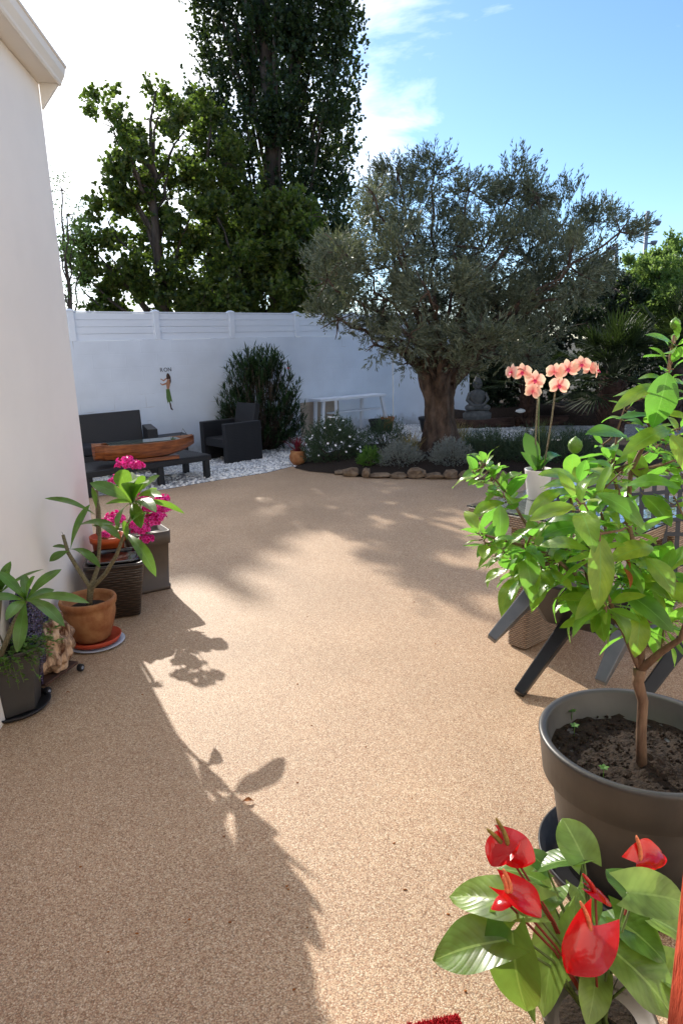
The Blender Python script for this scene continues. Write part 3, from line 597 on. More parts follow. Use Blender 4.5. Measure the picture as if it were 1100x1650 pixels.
# maple-like trees beyond the fence
def bigtree(name, base, lobes_px, Y, label, m, ntw, per, lL, lW, clump=.2, yv=.9, tr=.16, twl=.3, updir=.25, droop=.2, rt=1.0, tn=30):
    o = thing(name, V(base.x, Y, 0), label, 'tree', None)
    lb = [lobe(x, y, r*rt, Y+random.uniform(-yv, yv), 1, 1.25) for x, y, r in lobes_px]
    mt = MB(); top = max(c[2] for c, r in lb); limb(mt, V(base.x, Y, 0), V(base.x, Y, top*.8), tr, tr*.35, .03, 8, 9)
    for c, r in lb:
        c = V(*c); a = V(base.x, Y, min(top*.78, max(.9, c.z-.9-abs(c.x-base.x)*.5))); limb(mt, a, c, tr*.33, .012, .12, 5, 5)
        for k in range(3): limb(mt, c, c+Vector(sph(1)[0])*r[0]*.85, .012, .005, .2, 3, 4)
    part(mt, 'trunk', M['bark'], o)
    mc = MB(); crown(mc, lb, ntw, twl, per, lL, lW, updir, 1.0, .3, droop, clump, tn); part(mc, 'crown', m, o); return o
bigtree('maple_tree', P(262, 500, 14), [(205, 290, 24), (168, 172, 20), (182, 205, 24), (205, 235, 30), (250, 150, 20), (255, 190, 34), (295, 215, 22), (225, 270, 46), (280, 265, 38), (215, 320, 42), (270, 320, 48), (310, 345, 26), (240, 380, 60), (300, 410, 48), (175, 360, 30), (150, 400, 34), (190, 430, 48), (120, 430, 24), (135, 470, 34), (240, 460, 60), (290, 475, 45), (190, 490, 40)], 14, 'broad maple with jagged pointed top behind the fence, left of the poplar', M['maple'], 2700, 11, .085, .08, .15, rt=.84, tn=34)
bigtree('maple_tree', P(400, 500, 14.2), [(345, 400, 32), (385, 395, 34), (440, 345, 26), (470, 370, 34), (500, 350, 22), (430, 410, 44), (380, 440, 48), (490, 420, 46), (520, 445, 34), (340, 465, 46), (430, 470, 52), (500, 480, 44), (545, 420, 26), (350, 350, 20)], 14.2, 'lower spreading maple in front of the poplar trunk behind the fence', M['maple'], 3300, 11, .085, .08, .18, rt=1.08, tn=30)
bigtree('maple_tree', P(345, 500, 14.8), [(340, 185, 20), (345, 225, 28), (365, 262, 30), (345, 290, 30), (380, 310, 26), (350, 330, 28)], 14.8, 'slim light green treetop leaning against the left side of the poplar', M['maple'], 700, 11, .08, .075, .17, rt=.75)
bigtree('birch_tree', P(115, 500, 12.6), [(100, 305, 12), (108, 345, 16), (120, 385, 18), (100, 415, 18), (125, 450, 20), (105, 475, 20)], 12.6, 'thin sparse tree beside the house edge above the fence', M['hedge'], 260, 9, .05, .025, .3, .4, .05)
bigtree('poplar_tree', V(-13.0, 25, 0), [(-110, 30, 60), (-60, 30, 50), (-35, 50, 40), (-90, 110, 80), (-25, 110, 38), (-60, 160, 75), (-25, 190, 36), (-30, 250, 48), (-80, 250, 90), (-30, 330, 60), (-70, 340, 90), (-30, 430, 80)], 25, 'far tall tree added out of sight behind the house to shade the patio', M['maple'], 2600, 10, .2, .19, .2, 1.0, .3, .5)  # tree out of sight, added to cast the shade on the far patio
# hedge trees on the right
bigtree('bay_tree', P(1090, 500, 13), [(1045, 435, 28), (1078, 420, 30), (1105, 430, 40), (1035, 475, 36), (1085, 475, 44), (1130, 460, 50), (1060, 525, 44), (1115, 520, 50), (1180, 470, 70), (1015, 450, 24), (1060, 450, 34), (1035, 510, 30)], 13, 'rounded sunlit green tree at the right edge behind the palms', M['hedge'], 4300, 13, .062, .035, .14, .5, .1, .16, .5, 0)
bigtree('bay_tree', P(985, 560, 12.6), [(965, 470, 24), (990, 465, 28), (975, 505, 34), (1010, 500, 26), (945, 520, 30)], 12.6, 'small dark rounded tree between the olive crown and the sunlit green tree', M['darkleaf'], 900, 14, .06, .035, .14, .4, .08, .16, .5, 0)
# dark evergreens closing off the far right corner
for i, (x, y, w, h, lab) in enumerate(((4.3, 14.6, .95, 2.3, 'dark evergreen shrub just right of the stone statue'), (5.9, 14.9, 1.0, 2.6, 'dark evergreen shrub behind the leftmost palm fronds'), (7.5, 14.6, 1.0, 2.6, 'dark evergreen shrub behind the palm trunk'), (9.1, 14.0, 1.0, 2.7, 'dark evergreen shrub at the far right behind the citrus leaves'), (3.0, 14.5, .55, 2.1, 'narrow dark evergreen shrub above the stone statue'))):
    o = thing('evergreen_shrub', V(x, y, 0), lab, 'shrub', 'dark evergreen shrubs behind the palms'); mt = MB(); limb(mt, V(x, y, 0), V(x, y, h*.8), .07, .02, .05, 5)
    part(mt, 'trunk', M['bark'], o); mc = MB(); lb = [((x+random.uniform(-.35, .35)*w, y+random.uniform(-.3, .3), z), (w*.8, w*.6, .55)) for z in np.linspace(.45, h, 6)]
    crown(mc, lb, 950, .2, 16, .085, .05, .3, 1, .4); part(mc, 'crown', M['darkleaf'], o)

# palms
def palm(base, h, rad, nf_, label, tr=.13, seed=1):
    o = thing('fan_palm', base, label, 'palm', 'fan palms in the dark corner'); mt = MB(); pts = [base+V(.02*math.sin(i), 0, h*i/7) for i in range(8)]
    mt.tube(pts, [tr*(1+.12*(i % 2)) for i in range(8)], 14)
    for i in range(130):                   # old leaf bases
        t_ = random.random(); th = random.random()*6.28; p = base+V(math.cos(th)*tr, math.sin(th)*tr, h*t_); mt.beam(p, p+V(math.cos(th)*.07, math.sin(th)*.07, .12), .03, .012, .008, .006)
    part(mt, 'trunk', M['dark_log'], o); mc = MB(); top = base+V(0, 0, h)
    for i in range(nf_):
        th = random.random()*6.28; el = math.radians(random.uniform(-20, 85)); d = V(math.cos(th)*math.cos(el), math.sin(th)*math.cos(el), math.sin(el)); pl_ = rad*random.uniform(.45, .62)
        hub = top + d*pl_ + V(0, 0, -.03); mc.tube([top, top+d*pl_*.5+V(0, 0, .02), hub], .007, 5)
        sd = d.cross(V(0, 0, 1)); sd = sd.normalized() if sd.length > .1 else V(1, 0, 0); 
        for k in range(26):
            a = math.radians(-105+210*k/25); q = (d*math.cos(a) + sd*math.sin(a)).normalized(); Ls = rad*.5*(1-.18*abs(a)/1.8); tipp = hub+q*Ls+V(0, 0, -.14*Ls*random.uniform(.4, 1.4))
            mc.leaf(hub, tipp, .026, sag=.05, fold=.3, nv=4, nu=2, peak=.35)
    part(mc, 'crown', M['palm'], o); return o
palm(V(4.45, 11.2, 0), .95, 1.15, 44, 'larger fan palm with a thick hairy trunk behind the orchids', .19)
palm(V(5.75, 11.8, 0), 1.35, 1.2, 34, 'fan palm at the right edge half hidden by the citrus leaves', .12)
palm(V(3.55, 12.9, 0), .8, .95, 26, 'smaller fan palm between the statue and the larger palm', .12)

# floodlight poles far behind
def pole(px_, ytop, ybot, Y, r, label, lamps):
    a = P(px_-3, ybot, Y); b_ = P(px_, ytop, Y); base = V(b_.x, Y, 0)
    o = thing('lamp_post', base, label, 'lamp post', 'lamp posts beyond the garden'); mb = MB(); mb.tube([base, V(b_.x, Y, b_.z)], [r*1.3, r], 10); part(mb, 'post', M['lamp_grey'], o)
    for dz, dx in lamps:
        ml = MB(); c = V(b_.x+dx, Y-.1, b_.z-dz); ml.lathe([(.02, -.08), (.06, -.07), (.11, .02), (.12, .07), (.07, .08)], c, 16); ml.beam(c+V(0, 0, .0), V(b_.x, Y, b_.z-dz), .05, .05); part(ml, 'floodlight', M['lamp_grey'], o)
pole(1043, 340, 420, 25, .065, 'thin grey post with two floodlights, right of the olive crown', [(.42, .32), (1.05, .24)])
pole(993, 392, 440, 25, .06, 'thin dark post half hidden by the olive crown', [(.2, -.15)])

# ------------------------------------------------------------------ oleander, bed plants
def blades(mb, c, n, h, spread, w, lean=.6, jit=.05, sag=-.15):
    for i in range(n):
        th = random.random()*6.28; l_ = random.random()**.7*lean; b_ = c + V(random.gauss(0, jit), random.gauss(0, jit), 0)
        t_ = b_ + V(math.cos(th)*l_*spread, math.sin(th)*l_*spread, h*random.uniform(.6, 1.05)*(1-.35*l_)); mb.leaf(b_, t_, w, sag=.14, fold=.2, nv=4, nu=2, peak=.3)
    return mb
Yo = 11.05; oc = P(425, 722, Yo); oc.z = 0
ol_ = thing('oleander_shrub', V(oc.x, Yo, 0), 'large dark oleander bush with one red bloom against the white wall', 'shrub')
mt = MB(); mc = MB(); tips = []
for i in range(330):
    u = sph(1)[0]; u[2] = abs(u[2])*1.1-.08; q = RNG.uniform(.62, 1)*(1+.12*noise.noise(Vector(u)*2.5)); zz = RNG.uniform(0, 1); rad = (1-zz**3)**.5; hl = math.hypot(u[0], u[1])+1e-6; u = np.array([u[0]/hl*rad, u[1]/hl*rad, zz]); x, y = u[0]*.70*q, u[1]*.5*q; topz = .15+zz*1.42*min(1, q+.15)
    a = V(oc.x+x*.25, Yo+y*.25, 0); b_ = V(oc.x+x, Yo+y, max(.12, topz)); limb(mt, a, b_, .007, .003, .08, 4, 5); d = (V(u[0], u[1], max(0, u[2])*.9+.45)).normalized()
    tips.append((np.array(b_), np.array(d)))
for b_, d in tips:
    for k in range(24):
        s_ = RNG.uniform(-.28, .05); p = Vector(b_ + d*s_); q = Vector(unit((d*.75 + sph(1)[0]*.8)[None, :])[0]); mc.leaf(p, p+q*RNG.uniform(.11, .17), .021, sag=.04, fold=.15, nv=3, nu=2)
part(mt, 'stems', M['bark'], ol_); part(mc, 'crown', M['oleander'], ol_)
mf = MB(); fc = P(464, 594, Yo-.35)
for k in range(9):
    q = Vector(sph(1)[0]); mf.leaf(fc, fc+q*.035, .03, nv=3, nu=2)
part(mf, 'flower', mat('red_bloom', (.55, .02, .02)), ol_)

def dome_shrub(name, c, rx, ry, h, m, label, n=1600, lL=.03, lW=.006, per=8, cat='shrub', twl=.07, spread=.5, group=None):
    o = thing(name, V(c.x, c.y, .05), label, cat, group); mt = MB(); mc = MB()
    for k in range(26):
        u = sph(1)[0]; u[2] = abs(u[2]); limb(mt, V(c.x, c.y, .05), V(c.x+u[0]*rx*.8, c.y+u[1]*ry*.8, .05+u[2]*h*.85), .006, .003, .1, 3, 4)
    u = sph(n); u[:, 2] = np.abs(u[:, 2]); q = u*(RNG.uniform(.55, 1, size=(n, 1)))
    lump = np.array([1+.16*noise.noise(Vector(x*3)) + .10*noise.noise(Vector(x*7)) for x in u.tolist()])[:, None] if False else np.array([1+.22*noise.noise(Vector(x)*3.3 + V(c.x*5, c.y*3, 0)) for x in u.tolist()])[:, None]
    og = np.array([c.x, c.y, .05])[None] + q*np.array([rx, ry, h])[None]*lump; d = unit(u*np.array([1, 1, 1.0]) + np.array([0, 0, .5]) + sph(n)*.35)
    leafcloud(mc, og, d, RNG.uniform(.6, 1.2, n)*twl, per, lL, lW, spread); part(mt, 'stems', M['bark'], o); part(mc, 'foliage', m, o); return o
c = G(541, 752); c.y += .25; c.z = 0
db = dome_shrub('daisy_bush', c, .45, .34, .57, M['rosemary'], 'rounded dark green bush dotted with white daisies at the corner of the bed', 2600, .034, .007, 9)
fm = MB()
for k in range(12):
    a = k*math.pi/6; fm.leaf((0, 0, 0), (math.cos(a)*.017, math.sin(a)*.017, .003), .008, nv=3, nu=2, sag=.03)
proto = None
for i in range(62):
    th = random.uniform(math.pi*.85, math.pi*2.0) if i % 3 else random.uniform(0, 6.28); el = math.radians(random.uniform(5, 80)) if i % 4 else math.radians(80)
    d = V(math.cos(th)*math.cos(el), math.sin(th)*math.cos(el), math.sin(el)); p = V(d.x*.45, d.y*.36, d.z*.58+.03)
    if proto is None:
        o = fm.build('flower', M['white_petal'], db); proto = o
    else: o = proto.copy(); C.objects.link(o); o.parent = db
    o.location = p; o.rotation_euler = d.lerp(V(0, -.4, .7), .4).to_track_quat('Z', 'Y').to_euler(); s_ = random.uniform(.8, 1.25); o.scale = (s_, s_, s_)
def at(px_, py_, dy=0.0, z=0): q = G(px_, py_, z); return V(q.x, q.y+dy, 0)
dome_shrub('rosemary_bush', at(628, 752, .75), .38, .30, .52, M['rosemary'], 'dark green rosemary bush between the daisy bush and the blond grass', 1500, .03, .005, 9)
dome_shrub('santolina_bush', at(648, 762, .22), .30, .22, .30, M['silver'], 'low silver grey bush in front, left of the olive trunk', 1300, .022, .006, 9)
dome_shrub('santolina_bush', at(733, 764, .30), .27, .2, .33, M['silver'], 'silver grey bush at the right foot of the olive trunk', 1300, .024, .006, 9)
dome_shrub('lavender_bush', at(800, 762, .45), .34, .25, .38, M['rosemary'], 'dark low lavender bush behind the left leaves of the citrus tree', 1400, .04, .006, 8, twl=.12)
dome_shrub('lavender_bush', at(868, 765, .55), .34, .25, .36, M['rosemary'], 'dark low lavender bush behind the white orchid pot', 1300, .04, .006, 8, twl=.12)
dome_shrub('lavender_bush', at(945, 765, .55), .4, .25, .36, M['rosemary'], 'dark low lavender bush at the right end of the bed', 1300, .04, .006, 8, twl=.12)
dome_shrub('box_seedling', at(597, 762, .18), .14, .1, .22, M['creeper'], 'small bright green plant between the daisy bush and the silver bush', 300, .03, .014, 7)
for (x, y, dy, n, h, m, lab) in ((668, 752, .5, 150, .42, 'grass', 'blond grass tuft against the left side of the olive trunk'), (752, 752, .85, 190, .52, 'grass', 'blond grass tuft right of the olive trunk'), (772, 752, 1.0, 120, .42, 'green_grass', 'greenish grass tuft right of the blond grass'), (905, 752, .9, 170, .5, 'green_grass', 'wispy grass tuft behind the orchid stems')):
    c = at(x, y, dy); o = thing('grass_tuft', c, lab, 'grass', 'ornamental grass tufts in the bed'); mb = MB(); blades(mb, c+V(0, 0, .08), n, h, .55, .007, .7, .04); part(mb, 'blades', M[m], o)
# small black-pot things and terracotta pots at the back
def small_pot(c, r, h, m, label, name='flower_pot', soil=True, prof=None, n=28):
    o = thing(name, c, label, 'flower pot'); mb = MB(); p = prof or [(r*.68, 0), (r*.92, h*.8), (r*1.02, h*.81), (r*1.04, h), (r*.94, h), (r*.88, h*.82), (r*.3, h*.8)]
    mb.lathe(p, c, n); part(mb, 'body', m, o)
    if soil: ms = MB(); ms.lathe([(r*.2, h*.79), (r*.885, h*.8), (r*.5, h*.85), (.01, h*.86)], c, n); part(ms, 'soil', M['soil'], o)
    return o
c = at(480, 751, .12); tp = small_pot(c, .11, .21, M['terracotta'], 'round terracotta pot with a dark red leafy plant beside the daisy bush', prof=[(.07, 0), (.115, .06), (.125, .12), (.10, .17), (.108, .2), (.095, .2), (.088, .17), (.03, .165)])
mb = MB(); blades(mb, c+V(0, 0, .17), 46, .26, .3, .022, .7, .02); part(mb, 'foliage', M['red_leaf'], tp)
c = G(622, 687); c.z = 0; small_pot(V(c.x-.02, c.y-.7, 0), .13, .26, M['terracotta'], 'empty terracotta pot under the right end of the white bench', soil=False)
c = G(604, 690); small_pot(V(c.x, c.y-.6, 0), .15, .24, M['pot_char'], 'dark round pot under the white bench, left of the terracotta pot')
c = G(684, 690); small_pot(V(c.x-.02, c.y-.6, 0), .17, .28, M['pot_char'], 'dark pot against the wall left of the olive trunk')

# rocks edging the bed
rocks = [(548, 762, 16, .055, 'small dark edging stone under the daisy bush'), (566, 766, 30, .12, 'largest pale upright edging stone, right of the daisy bush'), (589, 767, 12, .11, 'narrow upright edging stone next to the largest pale one'), (611, 768, 30, .075, 'flat edging stone before the small bright green plant'), (642, 769, 25, .055, 'low oval edging stone under the silver bush, left of the trunk'), (671, 769, 28, .10, 'squarish edging stone straight below the blond grass by the trunk'), (700, 770, 28, .085, 'brown edging stone below the olive trunk'), (725, 770, 22, .09, 'reddish edging stone right of the olive trunk foot'), (748, 770, 22, .07, 'edging stone above the left citrus leaf tips'), (774, 769, 26, .08, 'edging stone just left of the white orchid pot'), (803, 769, 26, .07, 'edging stone touching the left rim of the orchid pot in view'), (830, 769, 24, .08, 'edging stone directly behind the orchid pot'), (899, 768, 30, .08, 'edging stone seen between orchid pot and lime fruit'), (932, 768, 28, .07, 'edging stone behind the lime fruit'), (965, 767, 30, .08, 'rightmost edging stone behind the citrus leaves'), (862, 768, 26, .07, 'edging stone right behind the orchid leaves')]
for i, (x, y, w, h, lab) in enumerate(rocks):
    if x > 870: continue
    y += 3; h *= random.uniform(.55, 1.0); q = G(x, y-1)+V(0, random.uniform(-.02, .05), 0); m_ = w/FPX*q.y*random.uniform(.50, .60); bm = bmesh.new()
    mb = MB(); mb.blob(V(q.x, q.y, h*.62), 1, 2, .30, 1.2, i+3, (m_*1.15, .085, h*.85)); o = mb.build('edging_rock', M['stone'], None, False, offset=(q.x, q.y, 0)); o.location = (q.x, q.y, 0); tag(o, lab, 'rock', 'stones edging the planting bed')
    for v in o.data.vertices:
        v.co.x = max(-m_, min(m_, v.co.x)); v.co.z = max(0, v.co.z)

# ------------------------------------------------------------------ furniture at the back
def aboard(mb, o, ux, uy, x0, x1, y0, y1, z0, z1):
    vs = [o+ux*x+uy*y+V(0, 0, z) for z in (z0, z1) for x, y in ((x0, y0), (x1, y0), (x1, y1), (x0, y1))]
    mb.add(vs, [(3, 2, 1, 0), (4, 5, 6, 7), (0, 1, 5, 4), (1, 2, 6, 5), (2, 3, 7, 6), (3, 0, 4, 7)]); return mb
# armchair
A = V(-1.60, 9.66, 0); ux = V(.74, .67, 0).normalized(); uy = V(-ux.y, ux.x, 0)     # ux: front to back, uy: right arm to left arm
ch = thing('rattan_armchair', A, 'black rattan armchair with solid sides in front of the oleander', 'armchair')
mb = aboard(MB(), A, ux, uy, 0, .62, 0, .10, .004, .57); part(mb, 'armrest', M['black_rattan'], ch, False, .012)
mb = aboard(MB(), A, ux, uy, 0, .62, .60, .70, .004, .57); part(mb, 'armrest', M['black_rattan'], ch, False, .012)
mb = aboard(MB(), A, ux, uy, .02, .54, .103, .597, .22, .34); part(mb, 'seat', M['black_rattan'], ch, False, .01)
mb = MB(); 
for k in range(2): pass
v = [A+ux*x+uy*y+V(0, 0, z) for x, z in ((.50, .30), (.60, .30), (.70, .80), (.62, .81)) for y in (.103, .597)]
mb.add(v, [(0, 1, 3, 2), (2, 3, 5, 4), (4, 5, 7, 6), (6, 7, 1, 0), (0, 2, 4, 6), (7, 5, 3, 1)]); part(mb, 'backrest', M['black_rattan'], ch, False, .01)
mb = aboard(MB(), A, ux, uy, .55, .60, .103, .597, .01, .29); part(mb, 'rear_panel', M['black_rattan'], ch, False)
# sofa along the wall
S0 = wp(-2.47, 1.08, 0); su = wd; sv = -wnn
S = V(-3.75, 8.75, 0)+V(0, 0, 0)
ex = P(254, 690, 9.1); su = V(.93, .36, 0).normalized(); sv = V(-su.y, su.x, 0); Send = V(ex.x, 9.1, 0) + sv*.62; S = Send - su*1.5
so = thing('rattan_sofa', S, 'black rattan two-seat sofa half hidden by the house wall', 'sofa')
for x0 in (0, 1.37): part(aboard(MB(), S, su, sv, x0, x0+.13, -.62, .1, .004, .60), 'armrest', M['black_rattan'], so, False, .012)
part(aboard(MB(), S, su, sv, .133, 1.367, -.60, .0, .18, .30), 'seat', M['black_rattan'], so, False, .01)
part(aboard(MB(), S, su, sv, .14, 1.36, -.60, -.08, .303, .42), 'cushion', mat('dark_cushion', (.018, .02, .026), .9, bump=.2), so, False, .03)
mb = MB(); v = [S+su*x+sv*y+V(0, 0, z) for x in (.0, 1.36) for y, z in ((-.06, .305), (.04, .305), (.16, .80 if x else .76), (.09, .81 if x else .77))]
mb.add(v, [(0, 1, 2, 3), (7, 6, 5, 4), (0, 4, 5, 1), (1, 5, 6, 2), (2, 6, 7, 3), (3, 7, 4, 0)]); part(mb, 'backrest', M['black_rattan'], so, False, .01)
# low black table
FR = G(339, 770); FL = G(268, 782); tu = (FR-FL).normalized(); tv = V(-tu.y, tu.x, 0)
T0 = FR
lt = thing('low_table', T0, 'low black slatted table standing on the white gravel by the patio', 'table')
th_ = .30
mb = aboard(MB(), T0, tu, tv, -1.62, .03, -.02, .62, th_-.07, th_)
part(mb, 'tabletop', M['black_plastic'], lt, False, .008)
mb = MB(); [aboard(mb, T0, tu, tv, -1.6, .01, y, y+.05, th_+.001, th_+.006) for y in np.arange(0, .6, .065)]; part(mb, 'slats', M['black_plastic'], lt, False)
for x, y in ((-.06, 0), (-.06, .54), (-.70, 0), (-1.58, 0), (-1.58, .54)): part(aboard(MB(), T0, tu, tv, x, x+.07, y, y+.07, .004, th_-.071), 'leg', M['black_plastic'], lt, False, .004)
# wooden boat-shaped table with glass
bt = T0 + tu*-.98 + tv*.34; bt.z = th_+.006
tipR = P(312, 712, bt.y+.3); tipL = P(150, 722, bt.y-.25); bdir = (tipR-tipL); bdir.z = 0; BL = bdir.length; bdir.normalize(); bside = V(-bdir.y, bdir.x, 0)
bc = (tipL+tipR)/2; bc.z = bt.z
bo = thing('wooden_boat', bc, 'long reddish wooden boat-shaped trough with glass top resting on the low black table', 'boat table')
mb = MB(); vs = []; fs = []; NS = 22; sec = [(-1, 1), (-.93, .55), (-.7, .12), (-.35, 0), (.35, 0), (.7, .12), (.93, .55), (1, 1), (.88, 1), (.78, .55), (.6, .2), (-.6, .2), (-.78, .55), (-.88, 1)]
for i in range(NS+1):
    s_ = -1+2*i/NS; w = .20*(1-abs(s_)**3.2)*.9 + .035; w = w if s_ > -0.9 else .13; rise = .035*s_*s_*(1 if s_ > 0 else .4); bot = .04 + .12*max(0, s_)**2.6 + .03*max(0, -s_)**4; topz = .235+rise
    for a, h in sec: vs.append(bc + bdir*(s_*BL/2) + bside*(a*w) + V(0, 0, bot + (topz-bot)*h))
m_ = len(sec)
for i in range(NS):
    for k in range(m_): fs.append((i*m_+k, i*m_+(k+1) % m_, (i+1)*m_+(k+1) % m_, (i+1)*m_+k))
fs += [tuple(range(m_)), tuple(range((NS+1)*m_-1, NS*m_-1, -1))]; mb.add(vs, fs); part(mb, 'hull', M['wood_boat'], bo, False, .004)
mb = aboard(MB(), bc, bdir, bside, -.35, .38, -.12, .12, 0, .045); part(mb, 'base', M['wood_boat'], bo, False, .006)
mb = aboard(MB(), bc, bdir, bside, -BL*.36, BL*.34, -.155, .155, .238, .246); part(mb, 'glass_top', mat('smoked_glass', (.05, .07, .06), .04, spec=.8), bo, False)
mb = MB(); q = bc+bdir*(BL*.40)+V(0, 0, .262); mb.tube([q-bdir*.04, q+V(0, 0, .09), q+bdir*.05], .004, 5); part(mb, 'wire_loop', M['black_plastic'], bo)
# white bench against the wall
bA, bB = P(508, 644, 12.25), P(614, 640, 13.15); bA.z = bB.z = .68; bu = (bB-bA).normalized(); bv = V(-bu.y, bu.x, 0); BW = (bB-bA).length
wb = thing('white_bench', V(bA.x, bA.y, 0), 'white wooden console bench with splayed legs against the white wall', 'bench'); z = V(bA.x, bA.y, 0)
mb = aboard(MB(), z, bu, bv, 0, BW, -.15, .22, .645, .69); part(mb, 'top', M['white_wood'], wb, False, .004)
mb = aboard(MB(), z, bu, bv, .3, BW-.02, -.02, .1, .40, .43); part(mb, 'shelf', M['white_wood'], wb, False, .003)
for (x, dx, y) in ((.10, -.06, -.1), (.36, .0, -.12), (BW-.1, .16, -.12), (BW-.35, -.03, .15), (.12, -.04, .17)): 
    mb = MB(); mb.beam(z+bu*x+bv*y+V(0, 0, .643), z+bu*(x+dx)+bv*(y)+V(0, 0, .004), .05, .055); part(mb, 'leg', M['white_wood'], wb, False, .002)
mb = aboard(MB(), z+bv*.26, bu, bv, -.15, .70, 0, .02, .01, .62); o = tag(mb.build('leaning_board', M['beige_board'], None, False), 'beige board leaning on the wall behind the white bench', 'board')
# small black side stool seen past the boat tip
q = G(302, 737); o = thing('side_stool', V(q.x, q.y, 0), 'small black stool whose leg shows behind the boat tip', 'stool'); zz = V(q.x, q.y, 0)
for x, y in ((0, 0), (-.35, 0), (0, .3), (-.35, .3)): part(aboard(MB(), zz, bdir, bside, x-.04, x+.03, y, y+.06, .004, .30), 'leg', M['black_plastic'], o, False, .004)
part(aboard(MB(), zz, bdir, bside, -.41, .05, -.02, .38, .302, .35), 'seat', M['black_plastic'], o, False, .006)

# statue
bz = P(768, 664, 12.4); s0 = V(bz.x, 12.4, bz.z)
bd = thing('buddha_statue', s0, 'grey stone seated meditating statue in the dark corner right of the olive trunk', 'statue'); mb = MB()
mb.lathe([(.25, -.12), (.26, -.02), (.22, .0), (.21, .03)], s0, 24, sy=.8); part(mb, 'plinth', M['statue'], bd)
mb = MB(); rr_ = Matrix.Identity(3)
mb.blob(s0+V(0, 0, .09), 1, 3, .03, 2, 1, (.22, .15, .075)); mb.blob(s0+V(-.13, -.06, .08), 1, 3, .02, 2, 1, (.10, .10, .06)); mb.blob(s0+V(.13, -.06, .08), 1, 3, .02, 2, 1, (.10, .10, .06))
mb.lathe([(.11, .08), (.12, .15), (.135, .25), (.15, .32), (.12, .37), (.055, .40), (.045, .43), (.01, .44)], s0, 24, sy=.68)
for sx_ in (-1, 1): mb.tube([s0+V(sx_*.13, 0, .34), s0+V(sx_*.18, -.03, .22), s0+V(sx_*.10, -.11, .13), s0+V(0, -.13, .12)], [.042, .037, .032, .028], 10)
part(mb, 'body', M['statue'], bd)
mb = MB(); mb.lathe([(.03, .41), (.06, .43), (.078, .48), (.08, .53), (.068, .57), (.045, .60), (.04, .63), (.02, .66), (.004, .69)], s0, 24, sy=1.05); mb.blob(s0+V(0, -.082, .50), .014, 2, 0, 1, 0, (1, 1, 1.8))
for sx_ in (-1, 1): mb.blob(s0+V(sx_*.08, 0, .49), .016, 2, 0, 1, 0, (.6, 1, 2.4))
part(mb, 'head', M['statue'], bd)
# dark logs edging the bark bed
for i, (x0, x1, y) in enumerate(((1.9, 3.3, 12.95), (3.35, 4.9, 13.0), (4.95, 6.5, 12.85))):
    mb = MB(); pts = [V(x0+(x1-x0)*k/6, y+random.uniform(-.03, .03), .09+random.uniform(-.01, .01)) for k in range(7)]; mb.tube(pts, [.10*random.uniform(.9, 1.08) for _ in pts], 12)
    o = mb.build('log', M['dark_log'], None, True, offset=(x0, y, 0)); o.location = (x0, y, 0); tag(o, ['dark log lying in front of the statue', 'middle dark log behind the white gravel, right of the statue', 'dark log at the right end, behind the white gravel by the palms'][i], 'log', 'dark logs edging the bark bed')
q = P(838, 662, 12.5)
mb = MB(); mb.blob(q, .055, 3, .1, 2, 4, (1.6, 1, .7)); o = mb.build('white_rock', M['pebble'], None, True, offset=q); o.location = q; tag(o, 'small white stone on the dark bed behind the orchids', 'rock')

# ------------------------------------------------------------------ table, orchid, chair on the right
TA = V(.944, 3.32, 0); ta = V(.77, .64, 0).normalized(); tcv = V(-ta.y, ta.x, 0)
TZ = .735
tb = thing('rattan_table', TA, 'brown rattan dining table with a glass top, behind the citrus tree', 'table')
def tbx(x0, x1, y0, y1, z0, z1): return aboard(MB(), TA, ta, tcv, x0, x1, y0, y1, z0, z1)
o = part(tbx(-.05, .85, -.55, .355, TZ-.06, TZ), 'tabletop', M['rattan'], tb, False, .006)
part(tbx(0, .62, 0, .115, .004, TZ-.062), 'leg', M['rattan'], tb, False, .012)
part(tbx(.5, .8, -.5, -.385, .004, TZ-.062), 'leg', M['rattan'], tb, False, .012)
part(tbx(-.03, .83, -.53, .335, TZ+.001, TZ+.003), 'woven_inlay', M['rattan_top'], tb, False)
part(tbx(-.055, .855, -.555, .36, TZ+.006, TZ+.013), 'glass_top', M['glass'], tb, False, .001)
# orchid
oz = TZ+.014; oc_ = G(865, 803, oz); orc = thing('orchid_plant', oc_, 'peach and pink moth orchid in a white pot on the glass table', 'orchid')
def op(px_, py_, dy=0.0): return P(px_, py_, oc_.y+dy)
mb = MB(); ph = .165; mb.lathe([(.052, 0), (.056, .004), (.073, ph-.004), (.074, ph), (.069, ph), (.066, ph-.012), (.01, ph-.02)], oc_, 40); part(mb, 'pot', M['white_ceramic'], orc)
mb = MB(); mb.blob(oc_+V(0, 0, ph-.02), .063, 3, .1, 5, 2, (1, 1, .28)); part(mb, 'bark_chips', M['bark_mulch'], orc)
mb = MB(); cT = oc_+V(0, 0, ph-.01)
mb.leaf(cT, op(845, 697, .03), .085, up=V(0, -1, .2), sag=.18, nv=8, nu=4, peak=.6, fold=.1); mb.leaf(cT+V(-.01, 0, 0), op(838, 728, -.06), .06, up=V(0, -1, .5), sag=.3, nv=8, nu=4); mb.leaf(cT+V(.01, 0, 0), op(905, 735, .05), .07, up=V(0, -.3, 1), sag=.55, nv=8, nu=4, peak=.6); mb.leaf(cT, op(888, 742, -.10), .06, up=V(0, -.3, 1), sag=.4, nv=8, nu=4); mb.leaf(cT, op(860, 735, .12), .06, sag=.4, nv=8, nu=4)
part(mb, 'leaves', M['orchid_leaf'], orc)
